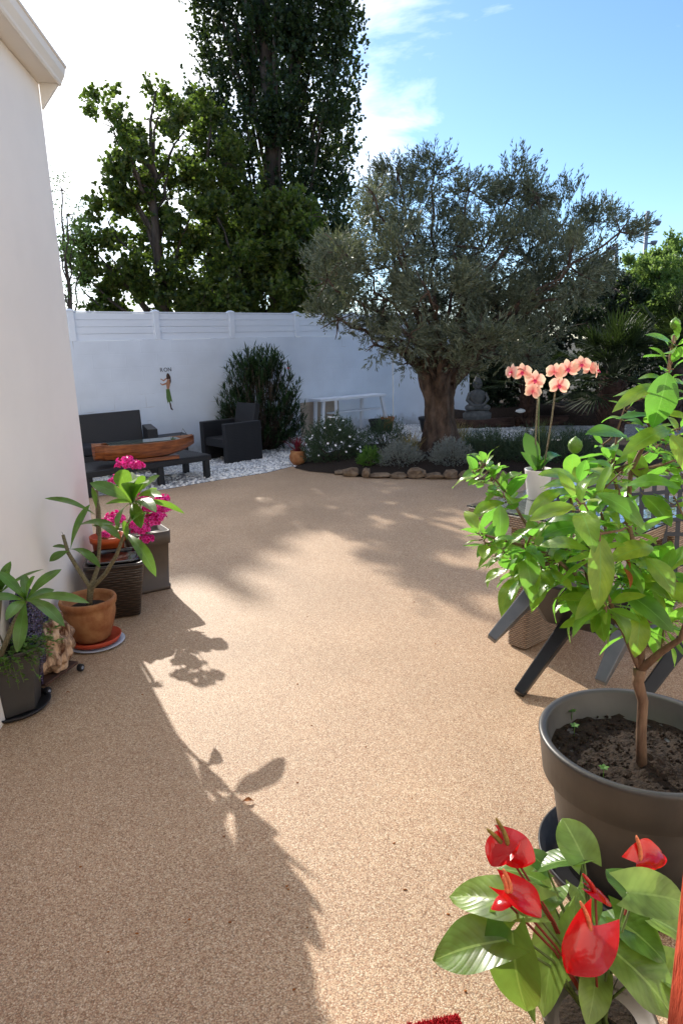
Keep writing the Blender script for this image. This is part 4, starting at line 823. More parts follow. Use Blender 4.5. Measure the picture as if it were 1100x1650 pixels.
st1 = [(866, 760), (862, 715), (864, 670), (866, 640), (862, 616), (850, 600), (838, 594), (826, 597)]; st2 = [(874, 760), (882, 715), (889, 670), (893, 637), (896, 612), (908, 592), (932, 580), (950, 583), (961, 592)]
for s_ in (st1, st2):
    mb = MB(); mb.tube([op(x, y) for x, y in s_], [.0045]*4+[.003]*(len(s_)-4), 8); part(mb, 'flower_stem', M['plum_stem'], orc)
mb = MB(); mb.tube([op(870, 758, .01), op(867, 690, .005), op(868, 640, .006)], .003, 6); part(mb, 'stake', M['green_stem'], orc)
def orchid_flower(c, face, s=.05, roll=0):
    z = face.normalized(); x = z.cross(V(0, 0, 1)).normalized(); y = x.cross(z); y = -y if y.z < 0 else y
    q = Matrix.Rotation(roll, 3, z); x = q @ x; y = q @ y; mb = MB()
    def d(a): a = math.radians(a); return x*math.cos(a)+y*math.sin(a)
    for a in (90, 215, 325): mb.leaf(c-z*.002, c+d(a)*s-z*.004, s*.62, up=z, sag=.06, fold=.05, nv=6, nu=4, peak=.5)
    for a in (12, 168): mb.leaf(c, c+d(a)*s*1.02+z*.002, s*1.12, up=z, sag=.10, fold=.04, nv=6, nu=6, peak=.55)
    o = part(mb, 'flower', M['orchid_petal'], orc)
    ml = MB(); ml.leaf(c+z*.004, c+z*.018+d(270)*s*.35, s*.32, up=z, sag=.2, nv=4, nu=2); ml.leaf(c+z*.004, c+z*.012+d(200)*s*.22, s*.2, up=z, nv=3, nu=2); ml.leaf(c+z*.004, c+z*.012+d(340)*s*.22, s*.2, up=z, nv=3, nu=2); ml.blob(c+z*.007, .006, 1, 0); part(ml, 'lip', M['orchid_lip'], o)
for x, y, fx, fy, fz, s_, ro in ((824, 600, -1, -.55, .1, .046, 0), (841, 600, -.35, -1, .1, .05, .1), (861, 613, -.1, -1, .15, .055, -.1), (858, 631, .5, .9, -.2, .046, .3), (893, 599, .3, .9, .0, .047, .2), (914, 595, -.15, -1, .1, .055, .15), (900, 621, -.05, -1, .05, .055, -.1), (936, 588, -.2, -1, .25, .05, .1), (949, 593, .7, .5, .1, .046, 0), (961, 597, .95, -.5, .1, .048, .2)):
    orchid_flower(op(x, y, random.uniform(-.03, .0)), V(fx, fy, fz), s_*1.02, ro)

# tipped chair leaning on the table
RA = V(.79, 2.86, 0.012); RB = G(1032, 1182); RB.z = .012; RB = RA + (RB-RA).normalized()*.46
gc = thing('plastic_chair', RA, 'grey plastic chair tipped back against the rattan table, front legs in the air', 'chair')
TH = math.radians(44); w_ = (RB-RA); w_.z = 0; w_.normalize(); fw = V(w_.y, -w_.x, 0)
def cl(s_, u_, h_): return RA + w_*s_ + fw*(u_*math.cos(TH)-h_*math.sin(TH)) + V(0, 0, u_*math.sin(TH)+h_*math.cos(TH))
topA, topB = cl(0.02, -.0, .43), cl(.44, -.0, .43)
ftA, ftB = P(791, 1030, topA.y-.22), P(966, 1100, topA.y-.55)
sa, sb = cl(.02, .30, .43), cl(.44, .30, .43)
topA = P(932, 982, topA.y); topB = P(1118, 1010, topB.y)
mb = MB(); mb.beam(RA, topA, .05, .06, .07, .10, up=fw); part(mb, 'rear_leg', M['black_plastic'], gc, False, .006)  # shade on the grey rear legs put into the colour as black
mb = MB(); mb.beam(RB, topB, .05, .06, .07, .10, up=fw); part(mb, 'rear_leg', M['black_plastic'], gc, False, .006)
fa = P(885, 925, topA.y-.02); fb = P(1020, 985, topA.y-.38)
for a_, b_ in ((ftA, fa), (ftB, fb)):
    mb = MB(); mb.beam(a_, b_, .045, .04, .085, .12, up=fw); part(mb, 'front_leg', M['grey_plastic'], gc, False, .005)
q = [cl(-.01, .36, .43), cl(.47, .36, .43), cl(.46, -.05, .42), cl(0, -.05, .42)]; nrm = (q[1]-q[0]).cross(q[3]-q[0]).normalized()
mb = MB(); mb.add(q+[p-nrm*.03 for p in q], [(0, 1, 2, 3), (7, 6, 5, 4), (0, 4, 5, 1), (1, 5, 6, 2), (2, 6, 7, 3), (3, 7, 4, 0)]); part(mb, 'seat', M['black_plastic'], gc, False, .008)
for a_, b_ in ((q[0], q[1]), (q[3], q[2]), (q[0], q[3]), (q[1], q[2])):
    mb = MB(); mb.beam(a_, b_, .03, .05); part(mb, 'rail', M['grey_plastic'], gc, False, .004)
bl, brr, tl, tr_ = P(893, 905, 3.25), P(1105, 935, 2.95), P(880, 795, 3.42), P(1118, 765, 3.12)
def bil(u, v): return bl.lerp(brr, u).lerp(tl.lerp(tr_, u), v)
mb = MB(); bn = (brr-bl).cross(tl-bl).normalized()
def strip(mb, pts, wdt, off):
    for a_, b_ in zip(pts[:-1], pts[1:]): mb.beam(a_+bn*off, b_+bn*off, wdt, .003, up=bn)
NU, NV = 12, 7
for i in range(NU+1): strip(mb, [bil((i+.0)/NU, v/NV) for v in range(NV+1)], .020, .0)
for j in range(NV+1): strip(mb, [bil(u/NU, j/NV) for u in range(NU+1)], .019, .0032)
part(mb, 'woven_back', M['lattice'], gc, False)
mb = MB()
for a_, b_ in ((bl, tl), (tl, tr_), (tr_, brr), (brr, bl)): mb.beam(a_, b_, .035, .035)
mb.beam(q[3], bl, .04, .04); mb.beam(q[2], brr, .04, .04)
part(mb, 'back_frame', M['grey_plastic'], gc, False, .006)

# ------------------------------------------------------------------ citrus tree in the big pot
CP = V(.86, 1.80, 0)
lemon = thing('citrus_tree', CP, 'young lime tree with bright leaves in a large round charcoal pot', 'potted tree')
mb = MB(); mb.lathe([(.19, .012), (.20, .02), (.245, .30), (.252, .315), (.272, .325), (.285, .44), (.288, .448), (.283, .455), (.270, .455), (.262, .445), (.25, .37), (.1, .36)], CP, 72); part(mb, 'pot', M['pot_grey'], lemon)
mb = MB(); mb.lathe([(.23, .004), (.26, .01), (.275, .05), (.268, .052), (.25, .02), (.1, .015)], CP, 48); part(mb, 'saucer', M['pot_char'], lemon)
mb = MB(); vs = []; fs = []; nr, nk = 26, 72
for i in range(nr+1):
    r = .252*i/nr
    for k in range(nk):
        a = 2*math.pi*k/nk; x, y = r*math.cos(a), r*math.sin(a); z = .372 + .010*noise.noise(V(x*18, y*18, 0)) + .012*noise.noise(V(x*55, y*55, 3)) + .035*math.exp(-((x-.02)**2+(y+.03)**2)/.004); vs.append(CP+V(x, y, z))
for i in range(nr):
    for k in range(nk): fs.append((i*nk+k, i*nk+(k+1) % nk, (i+1)*nk+(k+1) % nk, (i+1)*nk+k))
mb.add(vs, fs)
for k in range(420):
    a = random.random()*6.28; r = .24*random.random()**.5; mb.blob(CP+V(r*math.cos(a), r*math.sin(a), .375+.02*math.exp(-r*r/.005)), random.uniform(.002, .007), 1, .3, 2, k)
part(mb, 'soil', M['soil'], lemon)
TY = 1.80
def cp(px_, py_, Y=TY): return P(px_, py_, Y)
mb = MB(); tbase = G(1034, 1238, .375); TY = tbase.y
tk = [tbase-V(0, 0, .03), cp(1032, 1180, TY), cp(1035, 1130, TY), cp(1027, 1100, TY), cp(1030, 1078, TY)]
mb.tube(tk, [.0165, .0145, .0145, .016, .018], 12); part(mb, 'trunk', M['citrus_bark'], lemon)
# (pixel path with forward distance) main branches
B = {'c': [(1030, 1080, TY), (1037, 1000, TY+.02), (1030, 920, TY+.05), (1010, 840, TY+.05), (1015, 760, TY+.02), (1050, 690, TY), (1075, 600, TY-.03), (1085, 540, TY-.03)],
     'l': [(1030, 1080, TY), (1000, 1010, TY+.02), (950, 950, TY+.02), (900, 905, TY), (845, 880, TY-.05), (800, 868, TY-.08), (775, 860, TY-.1)],
     'l2': [(950, 950, TY+.02), (900, 900, TY+.1), (850, 850, TY+.14), (820, 800, TY+.16), (795, 770, TY+.18), (780, 748, TY+.18)],
     'r': [(1030, 1080, TY), (1065, 1050, TY-.03), (1095, 1030, TY-.08), (1120, 960, TY-.1), (1130, 880, TY-.12)],
     'm': [(1030, 920, TY+.05), (980, 870, TY), (960, 800, TY-.06), (1000, 760, TY-.1)],
     'm2': [(1000, 1010, TY+.02), (965, 930, TY-.1), (965, 860, TY-.18), (940, 810, TY-.2)],
     'f': [(950, 950, TY+.02), (930, 860, TY+.12), (918, 800, TY+.14), (918, 760, TY+.15), (922, 735, TY+.15)],
     'u': [(1010, 840, TY+.05), (985, 760, TY+.12), (995, 690, TY+.15), (1008, 650, TY+.15)]}
mb = MB()
for k, pth in B.items():
    pts = [P(*p) for p in pth]; n = len(pts); r0 = {'c': .0105, 'l': .008, 'r': .012}.get(k, .0058); mb.tube(pts, [r0*(1-.68*i/(n-1)) for i in range(n)], 8)
mbt = mb
allp = [P(*p) for pth in B.values() for p in pth]
clusters = [(775, 742, .18), (790, 770, .16), (808, 795, .16), (770, 858, -.1), (800, 872, -.08), (835, 885, -.05), (860, 850, .12), (850, 900, .0), (895, 820, .12), (918, 770, .15), (905, 870, .08), (935, 830, -.15), (960, 800, -.1), (945, 880, -.12), (975, 850, .1), (900, 930, .02), (950, 940, -.02), (985, 930, .05), (1000, 1000, -.02), (965, 985, -.05), (1035, 965, .02), (1020, 900, -.05), (1060, 930, .0), (1000, 760, -.1), (985, 740, .1), (1045, 770, -.02), (1085, 800, -.05), (1010, 655, .15), (1065, 640, -.02), (1080, 585, -.03), (1090, 545, -.03), (1060, 700, 0), (1095, 690, .05), (1100, 950, -.05), (1030, 840, -.12), (1075, 900, .08), (870, 935, .05), (820, 905, .1), (760, 760, .2), (990, 800, .18), (1090, 740, .1), (925, 960, .08), (1050, 1000, .08), (1070, 620, .1), (950, 760, .15), (1110, 750, 0), (880, 890, -.05), (1090, 1000, .05), (925, 900, .1), (880, 800, .2), (1040, 740, .12), (965, 905, .12)]
big = MB(); stems = MB(); dryl = MB()
cenv = P(1010, 860, TY)
random.seed(11)
clusters += [(x+random.uniform(-34, 34), y+random.uniform(-28, 28), dy+random.uniform(-.15, .15)) for k, (x, y, dy) in enumerate(clusters) if y > 640 and k % 5 not in (1, 3)]
clusters = [c for c in clusters if not (812 < c[0] < 912 and 725 < c[1] < 835)]
clusters = [c for i, c in enumerate(clusters) if i < 49 or not (975 < c[0] < 1100 and 765 < c[1] < 890)]
for i, (x, y, dy) in enumerate(clusters):
    c = P(x, y, TY+dy); par = min(allp, key=lambda p: (p-c).length + (0.05 if p.z > c.z+.05 else 0)); dd = c-par
    if dd.length > .02: mbt.tube([par, par.lerp(c, .5)+V(0, 0, -.008), c], [.004, .003, .0022], 6)
    axis = ((c-cenv).normalized()*.55 + V(0, 0, .8) + (dd.normalized() if dd.length > .01 else V(0, 0, 0))*.4).normalized()
    n = random.randint(6, 8); ph0 = random.random()*6.28; e1 = axis.cross(V(.3, .9, .1)).normalized(); e2 = axis.cross(e1)
    top = y < 760; sz = .82 if top or x < 800 else 1.12
    for k in range(n):
        a = ph0 + k*2.4; t_ = k/n; out_ = (e1*math.cos(a)+e2*math.sin(a)); open_ = .35+1.0*(1-t_)**.8
        d = (axis*(1.05-open_*.75) + out_*open_ + V(0, 0, -.26*(1-t_))).normalized(); Lf = sz*random.choice((.06, .085, .1, .115, .13))*random.uniform(.85, 1.1)*(1-.45*t_)
        b_ = c - axis*.045*(1-t_); pet = b_ + d*.010; mbt.tube([b_, pet], .0016, 5)
        big.leaf(pet, pet+d*Lf, Lf*random.uniform(.36, .47), sag=random.uniform(-.08, .36), fold=random.uniform(.0, .4), nv=9, nu=4, wave=random.uniform(0, .05), peak=.46, twist=random.uniform(-.5, .5))
# prominent single leaves: base px, tip px, dY base, dY tip, width
for bx, by, tx, ty, dy0, dy1, w in ((965, 860, 962, 985, -.16, -.22, .055), (842, 885, 858, 972, -.08, -.14, .05), (940, 782, 866, 700+65, -.1, -.2, .045), (1010, 705, 942, 700, 0, -.08, .05), (820, 862, 770, 915, -.1, -.05, .028), (960, 795, 1040, 855, -.15, -.2, .05), (1030, 985, 1022, 1060, -.05, -.09, .05), (1000, 950, 1085, 1020, -.05, -.12, .065), (1080, 690, 1000, 735, -.02, -.15, .045), (1075, 600, 1050, 690, -.05, -.05, .065), (1090, 560, 1040, 540, -.03, -.06, .03), (1060, 620, 985, 640+25, 0, -.1, .035), (900, 790, 850, 812+20, .1, 0, .035), (1080, 700, 1115, 775, -.1, -.15, .06), (940, 850, 870, 865, -.12, -.16, .045), (1050, 880, 980, 905, -.1, -.18, .05), (985, 935, 925, 1000, -.06, -.12, .042), (1040, 900, 1085, 960, -.1, -.16, .055)):
    big.leaf(P(bx, by, TY+dy0), P(tx, ty, TY+dy1), w*1.15, sag=random.uniform(.1, .2), fold=.15, nv=10, nu=4, wave=.02, up=V(0, -.5, .8))
part(big, 'leaves', M['citrus'], lemon); part(mbt, 'branches', M['citrus_bark'], lemon)
dryl.leaf(P(990, 885, TY-.05), P(1015, 918, TY-.08), .02, fold=.8); dryl.leaf(P(1003, 915, TY-.06), P(1014, 948, TY-.08), .02, fold=.8); part(dryl, 'withered_leaf', M['dry_leaf'], lemon)
for x, y, dy, r in ((926, 718, .15, .0205), (1087, 522, -.03, .0125)):
    mb = MB(); c = P(x, y, TY+dy); mb.lathe([(.001, -r*1.12), (r*.45, -r*1.0), (r*.82, -r*.62), (r, 0), (r*.86, r*.55), (r*.5, r*.95), (r*.2, r*1.12), (.002, r*1.3)], c, 24); part(mb, 'lime', M['lime'], lemon)
for x, y in ((921, 1146), (972, 1238), (925, 1170)):     # clover seedlings in the pot
    mb = MB(); c = G(x, y, .41); mb.tube([V(c.x, c.y, .37), c], .0012, 5)
    for k in range(5): a = k*1.26; mb.leaf(c, c+V(math.cos(a)*.016, math.sin(a)*.016, .004), .011, nv=3, nu=2)
    o = tag(mb.build('seedling', M['creeper'], None, True, offset=(c.x, c.y, .37)), 'tiny clover seedling in the charcoal pot, %s' % {1146: 'upper one near the rim', 1238: 'left of the trunk foot', 1170: 'lower one near the rim'}[y], 'seedling', 'seedlings in the big pot'); o.location = (c.x, c.y, .37)

# ------------------------------------------------------------------ anthurium
an = G(975, 1640, .0); AC = V(.60, 1.21, 0)
AC = G(965, 1640, .20); AC.z = 0
ant = thing('anthurium_plant', AC, 'red anthurium with glossy heart-shaped leaves in a dark pot at the lower right', 'potted plant')
mb = MB(); mb.lathe([(.085, .004), (.115, .185), (.12, .20), (.112, .20), (.105, .185), (.02, .175)], AC, 48); part(mb, 'pot', M['pot_taupe'], ant)
mb = MB(); mb.lathe([(.105, .178), (.06, .186), (.005, .188)], AC, 36); part(mb, 'soil', M['soil'], ant)
def Z(px_, py_, z): return G(px_, py_, z)
root = AC+V(0, 0, .19); lv = MB(); stm = MB()
# base px, tip px, base z, tip z, width, roll of the surface normal (up vector)
AL = [((940, 1385), (905, 1318), .50, .545, .085, (0, -.8, .6)), ((855, 1462), (723, 1445), .46, .40, .10, (.1, -.4, 1)), ((800+15, 1515), (697, 1548), .40, .33, .115, (-.1, -.3, 1)), ((825, 1500), (848, 1630), .42, .25, .12, (-.6, -.5, .7)), ((935, 1375+10), (855, 1405), .49, .44, .075, (.1, .1, 1)),
      ((1020, 1445), (975, 1400), .45, .47, .07, (.2, -.3, 1)), ((1010, 1438), (1105, 1455), .46, .42, .10, (0, -.5, .9)), ((985, 1530), (1085, 1640), .36, .27, .135, (.4, -.4, 1)), ((990, 1480), (1072, 1552), .38, .33, .10, (.3, -.3, 1)), ((900, 1480), (875, 1640), .38, .27, .085, (-.5, -.6, .6)),
      ((905, 1500), (880, 1590), .34, .27, .10, (.2, -.8, .6)), ((890, 1430), (850, 1480), .40, .38, .085, (0, 0, 1)), ((960, 1560), (945, 1655), .30, .25, .07, (0, -.8, .7)), ((1050, 1480), (1110, 1520), .38, .34, .10, (.2, 0, 1)), ((880, 1400), (845, 1370), .45, .47, .05, (0, -.3, 1)), ((1060, 1560), (1120, 1600), .30, .26, .12, (0, 0, 1)), ((930, 1430), (960, 1490), .40, .36, .07, (0, 0, 1)), ((1000, 1400+60), (1040, 1520), .36, .32, .08, (.2, 0, 1)), ((870, 1420), (800, 1400), .42, .42, .07, (0, .1, 1)), ((960, 1470), (900, 1540), .33, .30, .10, (0, 0, 1)), ((1000, 1500), (1030, 1590), .31, .28, .11, (0, 0, 1)), ((850, 1560), (862, 1650), .26, .2, .04, (-.8, -.5, .3))]
for (bx, by), (tx, ty), z0, z1, w, up in AL:
    a = Z(bx, by, z0); b_ = Z(tx, ty, z1); lv.leaf(a, b_, w, up=Vector(up), sag=.12, fold=.22, nv=12, nu=8, heart=.28, wave=.025, tip=1.3)
    m_ = root.lerp(a, .55); m_.z += .03; stm.tube([root+V(random.uniform(-.02, .02), random.uniform(-.02, .02), 0), m_, a], [.0035, .003, .0025], 7)
part(lv, 'leaves', M['anthurium'], ant); part(stm, 'stems', M['green_stem'], ant)
# flowers: base px, z ; spathe tip px, z ; width ; spadix tip px, z ; dark?
FL_ = [((812, 1366), .53, (790, 1395), .50, .075, (785, 1335), .57, 1, (-.2, -.5, 1)), ((818, 1362), .54, (862, 1388), .52, .085, (800, 1318), .60, 1, (.1, -.9, .5)), ((822, 1440), .50, (872, 1478), .47, .075, (812, 1400), .55, 0, (.5, -.6, .6)), ((815, 1452), .485, (790, 1465), .47, .05, (812, 1410), .54, 0, (-.4, .1, 1)),
       ((950, 1500), .44, (912, 1568), .38, .10, (936, 1452), .50, 0, (-.1, -.9, .5)), ((958, 1440), .45, (985, 1460), .43, .045, (940, 1408), .50, 2, (.3, .0, 1)), ((1030, 1388), .47, (1065, 1372), .465, .075, (1026, 1346), .52, 0, (0, -.5, .9))]
for k, ((bx, by), z0, (tx, ty), z1, w, (sx_, sy_), z2, dk, up) in enumerate(FL_):
    a = Z(bx, by, z0); b_ = Z(tx, ty, z1); mb = MB(); dct = (b_-a).normalized(); a2 = a - dct*.012
    mb.leaf(a2, b_, w*(1 if k == 4 else .86), up=Vector(up), sag=.24, fold=-.25 if k % 2 else .45, nv=18, nu=12, heart=.40, wave=.022, tip=1.25, fp=2.0)
    f_ = part(mb, 'flower', M['spathe'], ant); s_ = Z(sx_, sy_, z2); ms = MB(); n = 9; pts = [a.lerp(s_, i/(n-1))+V(.003*math.sin(i*.5), 0, 0) for i in range(n)]
    ms.tube(pts, [.0052*(1-.35*(i/(n-1))**2) for i in range(n-1)]+[.0015], 10); part(ms, 'spadix', M['spadix_dark'] if dk == 1 else (M['spathe'] if dk == 2 else M['spadix']), f_)
    ms = MB(); ms.tube([root, root.lerp(a, .5)+V(0, 0, .03), a-V(0, 0, .002)], [.003, .0028, .0025], 7); part(ms, 'stem', M['red_stem'], f_)

# ------------------------------------------------------------------ left: plants along the house wall
def sq_pot(c, r0, r1, h, m, rot, rim=.012, sq=9.0, n=64, soilz=.88): 
    mb = MB(); mb.lathe([(r0*.9, .004), (r0, .01), (r1, h-.03), (r1*1.0, h-.028), (r1+rim, h-.026), (r1+rim, h), (r1-.012, h), (r1-.02, h*soilz), (r1*.3, h*soilz-.01)], c, n, sq, rot); return mb
def rosette(mbl, c, axis, n, Lf, W, droop=.35, tilt=(.2, 1.2), ph0=None):
    axis = Vector(axis).normalized(); e1 = axis.cross(V(.3, .9, .2)).normalized(); e2 = axis.cross(e1); ph0 = random.random()*6.28 if ph0 is None else ph0
    for k in range(n):
        a = ph0+k*2.4; t_ = (k+.5)/n; op_ = tilt[0]+(tilt[1]-tilt[0])*t_; d = (axis*math.cos(op_)+(e1*math.cos(a)+e2*math.sin(a))*math.sin(op_)+V(0, 0, -droop*t_*.5)).normalized(); l_ = Lf*random.uniform(.75, 1.1)*(.65+.35*t_)
        mbl.leaf(c, c+d*l_, W*random.uniform(.8, 1.1), sag=random.uniform(.08, .2), fold=.2, nv=9, nu=4, peak=.6, twist=random.uniform(-.3, .3))
# terracotta pot with plumeria
tc_ = G(147, 1042); pc = V(-1.43, 3.60, 0)
plu = thing('plumeria_plant', pc, 'bare-stemmed plumeria in a round terracotta pot standing on red and grey saucers', 'potted plant')
mb = MB(); z0 = .035; mb.lathe([(.088, z0), (.10, z0+.01), (.128, z0+.09), (.142, z0+.15), (.143, z0+.18), (.138, z0+.195), (.15, z0+.205), (.155, z0+.23), (.150, z0+.242), (.138, z0+.242), (.131, z0+.22), (.128, z0+.19), (.03, z0+.185)], pc, 48); part(mb, 'pot', M['terracotta'], plu)
mb = MB(); mb.lathe([(.126, z0+.185), (.05, z0+.197), (.005, z0+.2)], pc, 36); part(mb, 'soil', M['soil'], plu)
mb = MB(); mb.lathe([(.12, .019), (.135, .022), (.148, .05), (.143, .052), (.13, .03), (.02, .028)], pc+V(.012, 0, 0), 48); part(mb, 'saucer', M['red_saucer'], plu, label='orange red saucer')
mb = MB(); mb.lathe([(.12, .002), (.14, .004), (.158, .016), (.154, .018), (.13, .012), (.02, .01)], pc+V(.018, 0, 0), 48); part(mb, 'saucer', M['grey_saucer'], plu, label='pale grey saucer')
def lp(x, y, dy=0): return P(x, y, 3.6+dy)
mb = MB(); b0 = pc+V(0, 0, .2)
sts = [[b0, lp(145, 945), lp(125, 915, .0), lp(110, 890, 0), lp(102, 862, 0)], [b0, lp(147, 945), lp(158, 915, .05), lp(161, 870, .05), lp(160, 820, .05), lp(155, 795, .05)], [b0, lp(148, 948), lp(170, 925, -.05), lp(188, 895, -.08), lp(198, 868, -.11), lp(205, 850, -.12)]]
for pts in sts: mb.tube(pts, [.017, .014, .0115, .0105, .009, .008][:len(pts)], 10)
s4 = [lp(205, 850, -.12), lp(212, 830, -.11), lp(214, 810, -.10)]; mb.tube(s4, [.007, .006, .006], 8)
mb.tube([lp(112, 893), lp(106, 870), lp(100, 857)], [.006, .003, .001], 6)
part(mb, 'stem', M['plum_stem'], plu)
lf = MB()
for (bx, by, tx, ty, d0, d1, w, sg) in ((114, 885, 146, 812, 0, -.05, .055, .1), (113, 887, 80, 905, 0, -.08, .05, .15), (114, 885, 85, 880, 0, .06, .03, .1), (113, 885, 163, 915, 0, -.12, .045, .3), (155, 830, 72, 803, .05, .05, .04, .2), (150, 845, 195, 870, .05, -.1, .05, .25), (120, 850, 185, 845, 0, -.12, .045, .15), (155, 820, 148, 785, .05, 0, .03, .1),
        (205, 858, 237, 828, -.1, -.1, .0, .1), (199, 858, 252, 930, -.1, -.32, .062, .25), (200, 855, 232, 826, -.2, -.28, .06, .1), (205, 870, 200, 838, -.2, -.2, .03, .1)):
    if w: lf.leaf(lp(bx, by, d0), lp(tx, ty, d1), w*1.1, sag=sg, fold=.18, nv=10, nu=4, peak=.62, up=V(.2, -.4, .8))
rc = lp(214, 810, -.10)
for i, (tx, ty, d1, w, sg) in enumerate(((193, 757, -.40, .08, .12), (228, 766, -.34, .08, .05), (145, 778, -.12, .07, .15), (182, 798, .1, .055, .15), (298, 828, -.02, .065, .18), (258, 766, -.28, .06, .1), (254, 788, .08, .06, .1), (170, 812, -.25, .05, .1), (212, 760, .12, .055, .05), (252, 826, -.34, .065, .2), (190, 850, -.30, .06, .2), (228, 852, -.26, .06, .25), (238, 778, -.52, .075, .12), (216, 778, -.62, .07, .14), (262, 800, -.50, .06, .12))):
    lf.leaf(rc, lp(tx, ty, d1), w*1.1, sag=sg, fold=.18, nv=10, nu=4, peak=.62, up=V(.1, -.6, .7) if i % 3 == 2 else V(-.35, .35, .7))
rosette(lf, rc, (0, 0, 1), 5, .07, .022, 0, (.1, .6))
part(lf, 'leaves', M['plumeria'], plu)
# dark tapered wicker pot
dp = V(-1.42, 4.08, 0); R_ = math.atan2(hd.y, hd.x)+.15
wk = thing('wicker_planter', dp, 'dark brown tapered square wicker-pattern planter with a glossy black inner pot', 'planter')
part(sq_pot(dp, .125, .175, .36, M['dark_wicker'], R_, .004), 'body', M['dark_wicker'], wk)
mb = MB(); mb.lathe([(.12, .30), (.135, .366), (.15, .372), (.155, .366), (.15, .361), (.10, .36)], dp, 64, 5, R_); mb.lathe([(.13, .362), (.152, .363), (.158, .372), (.15, .378), (.13, .374), (.125, .34), (.02, .335)], dp, 64, 5, R_); part(mb, 'inner_pot', mat('gloss_black', (.008, .008, .009), .12, spec=.8), wk)
# crown-of-thorns style plant rising from the wicker planter
def flowerhead(c, r, n, m, parent, s=.013):
    mb = MB()
    for k in range(n):
        d = Vector(sph(1)[0]); d.z = abs(d.z)*.8+d.z*.2; lum = random.uniform(.6, 1.05)+.25*noise.noise(d*3+c*9); p = c + Vector((d.x*r, d.y*r, d.z*r*.85))*lum; nrm = (d+Vector(sph(1)[0])*.5).normalized()
        e1 = nrm.cross(V(.2, .3, .9)).normalized(); e2 = nrm.cross(e1)
        for j in range(4):
            a = j*math.pi/2+k; mb.leaf(p, p+(e1*math.cos(a)+e2*math.sin(a))*s+nrm*.003, s*1.1, up=nrm, nv=3, nu=2, fold=.2)
    return part(mb, 'flower_head', m, parent)
# taupe tall planter with magenta flowers
tpx = V(-1.36, 4.52, 0)
ta_ = thing('tall_planter', tpx, 'tall taupe square planter with a magenta flowering plant', 'planter')
mb = MB(); mb.lathe([(.125, .004), (.127, .03), (.118, .032), (.135, .33), (.146, .333), (.15, .42), (.138, .42), (.132, .38), (.03, .375)], tpx, 64, 14, R_+.3); part(mb, 'body', M['pot_taupe'], ta_)
mb = MB(); mb.lathe([(.12, .37), (.05, .385), (.005, .39)], tpx, 32); part(mb, 'soil', M['soil'], ta_)
mb = MB(); lf = MB()
heads = [(205, 750, 4.5, .055), (190, 776, 4.4, .038), (208, 772, 4.5, .03), (248, 820, 4.45, .05), (243, 843, 4.4, .05), (262, 806, 4.5, .035), (228, 855, 4.3, .04), (186, 838, 4.3, .05), (176, 843, 4.25, .035), (215, 800, 4.4, .03), (256, 835, 4.4, .035), (170, 862, 4.25, .02), (232, 805, 4.5, .03), (222, 752, 4.5, .03), (198, 790, 4.45, .03), (268, 822, 4.45, .028), (238, 870, 4.3, .03), (212, 848, 4.3, .028)]
for x, y, Y, r in heads:
    c = P(x, y, Y); r *= 1.35; flowerhead(c, r, int(20+r*900), M['magenta'], ta_, .017); mb.tube([tpx+V(random.uniform(-.03, .03), random.uniform(-.03, .03), .38), (tpx+V(0, 0, .45)).lerp(c, .5), c], [.004, .003, .002], 6)
    for k in range(4):
        q = (tpx+V(0, 0, .45)).lerp(c, random.uniform(.3, .95)); d = Vector(sph(1)[0]); d.z = abs(d.z); lf.leaf(q, q+d*.07, .03, nv=5, nu=2)
part(mb, 'stems', M['green_stem'], ta_); part(lf, 'leaves', M['creeper'], ta_)
# pale faded bloom behind
op_ = V(-1.62, 4.28, 0)
orp = thing('orange_pot', V(-1.60, 4.36, 0), 'bright orange plastic pot standing behind the dark wicker planter', 'flower pot')
q = V(-1.535, 4.32, 0); mb = MB(); mb.lathe([(.075, .004), (.10, .40), (.112, .402), (.115, .44), (.106, .44), (.10, .41), (.02, .40)], q, 36); part(mb, 'body', M['orange_pl'], orp)
mb = MB(); lf = MB()
mb.tube([q+V(0, 0, .40), P(158, 860, 4.3), P(157, 820, 4.3), P(156, 790, 4.28)], [.012, .012, .011, .01], 8)
part(mb, 'stem', M['plum_stem'], orp)
rosette(lf, q+V(0, 0, .42), (0, 0, 1), 7, .06, .02, 0, (.3, 1.2)); rosette(lf, P(157, 850, 4.3), (0, 0, 1), 6, .05, .02, 0, (.5, 1.4)); part(lf, 'leaves', M['creeper'], orp)
flowerhead(P(158, 785, 4.28), .025, 24, leafmat('faded_pink', (.65, .2, .22), (.8, .4, .38), (.8, .3, .3), .3, .6), orp, .012)
# amethyst geodes and trolley
gz = V(-1.50, 3.16, 0)
tro = thing('plant_trolley', gz, 'low wooden trolley on black castors under the crystal geode', 'trolley'); gd = V(.28, .96, 0).normalized(); gs = V(gd.y, -gd.x, 0)
part(aboard(MB(), gz, gd, gs, -.13, .12, -.10, .09, .045, .060), 'board', M['dark_log'], tro, False, .003)
for a_, b_ in ((-.13, .095), (.125, .095), (-.13, -.08), (.125, -.08)):
    mb = MB(); c = gz+gd*a_+gs*b_+V(0, 0, .023); mb.tube([c-gs*.012, c+gs*.012], .019, 18); o = part(mb, 'castor', M['black_plastic'], tro, False, .003)
    mb = MB(); mb.tube([c-gs*.0135, c+gs*.0135], .009, 14); part(mb, 'hub', M['lamp_grey'], o, False)
ge = thing('amethyst_geode', gz+V(0, 0, .063), 'brown crusted rock geode with dark purple crystals, on the trolley by the terracotta pot', 'geode')
mb = MB(); mb.blob(gz+V(-.01, .02, .20), 1, 5, .14, 3.5, 5, (.135, .17, .165), Matrix.Rotation(.25, 3, 'Z')); part(mb, 'crust', M['geode_crust'], ge)
for v in ge.children[0].data.vertices:
    v.co.z = max(v.co.z, .0)
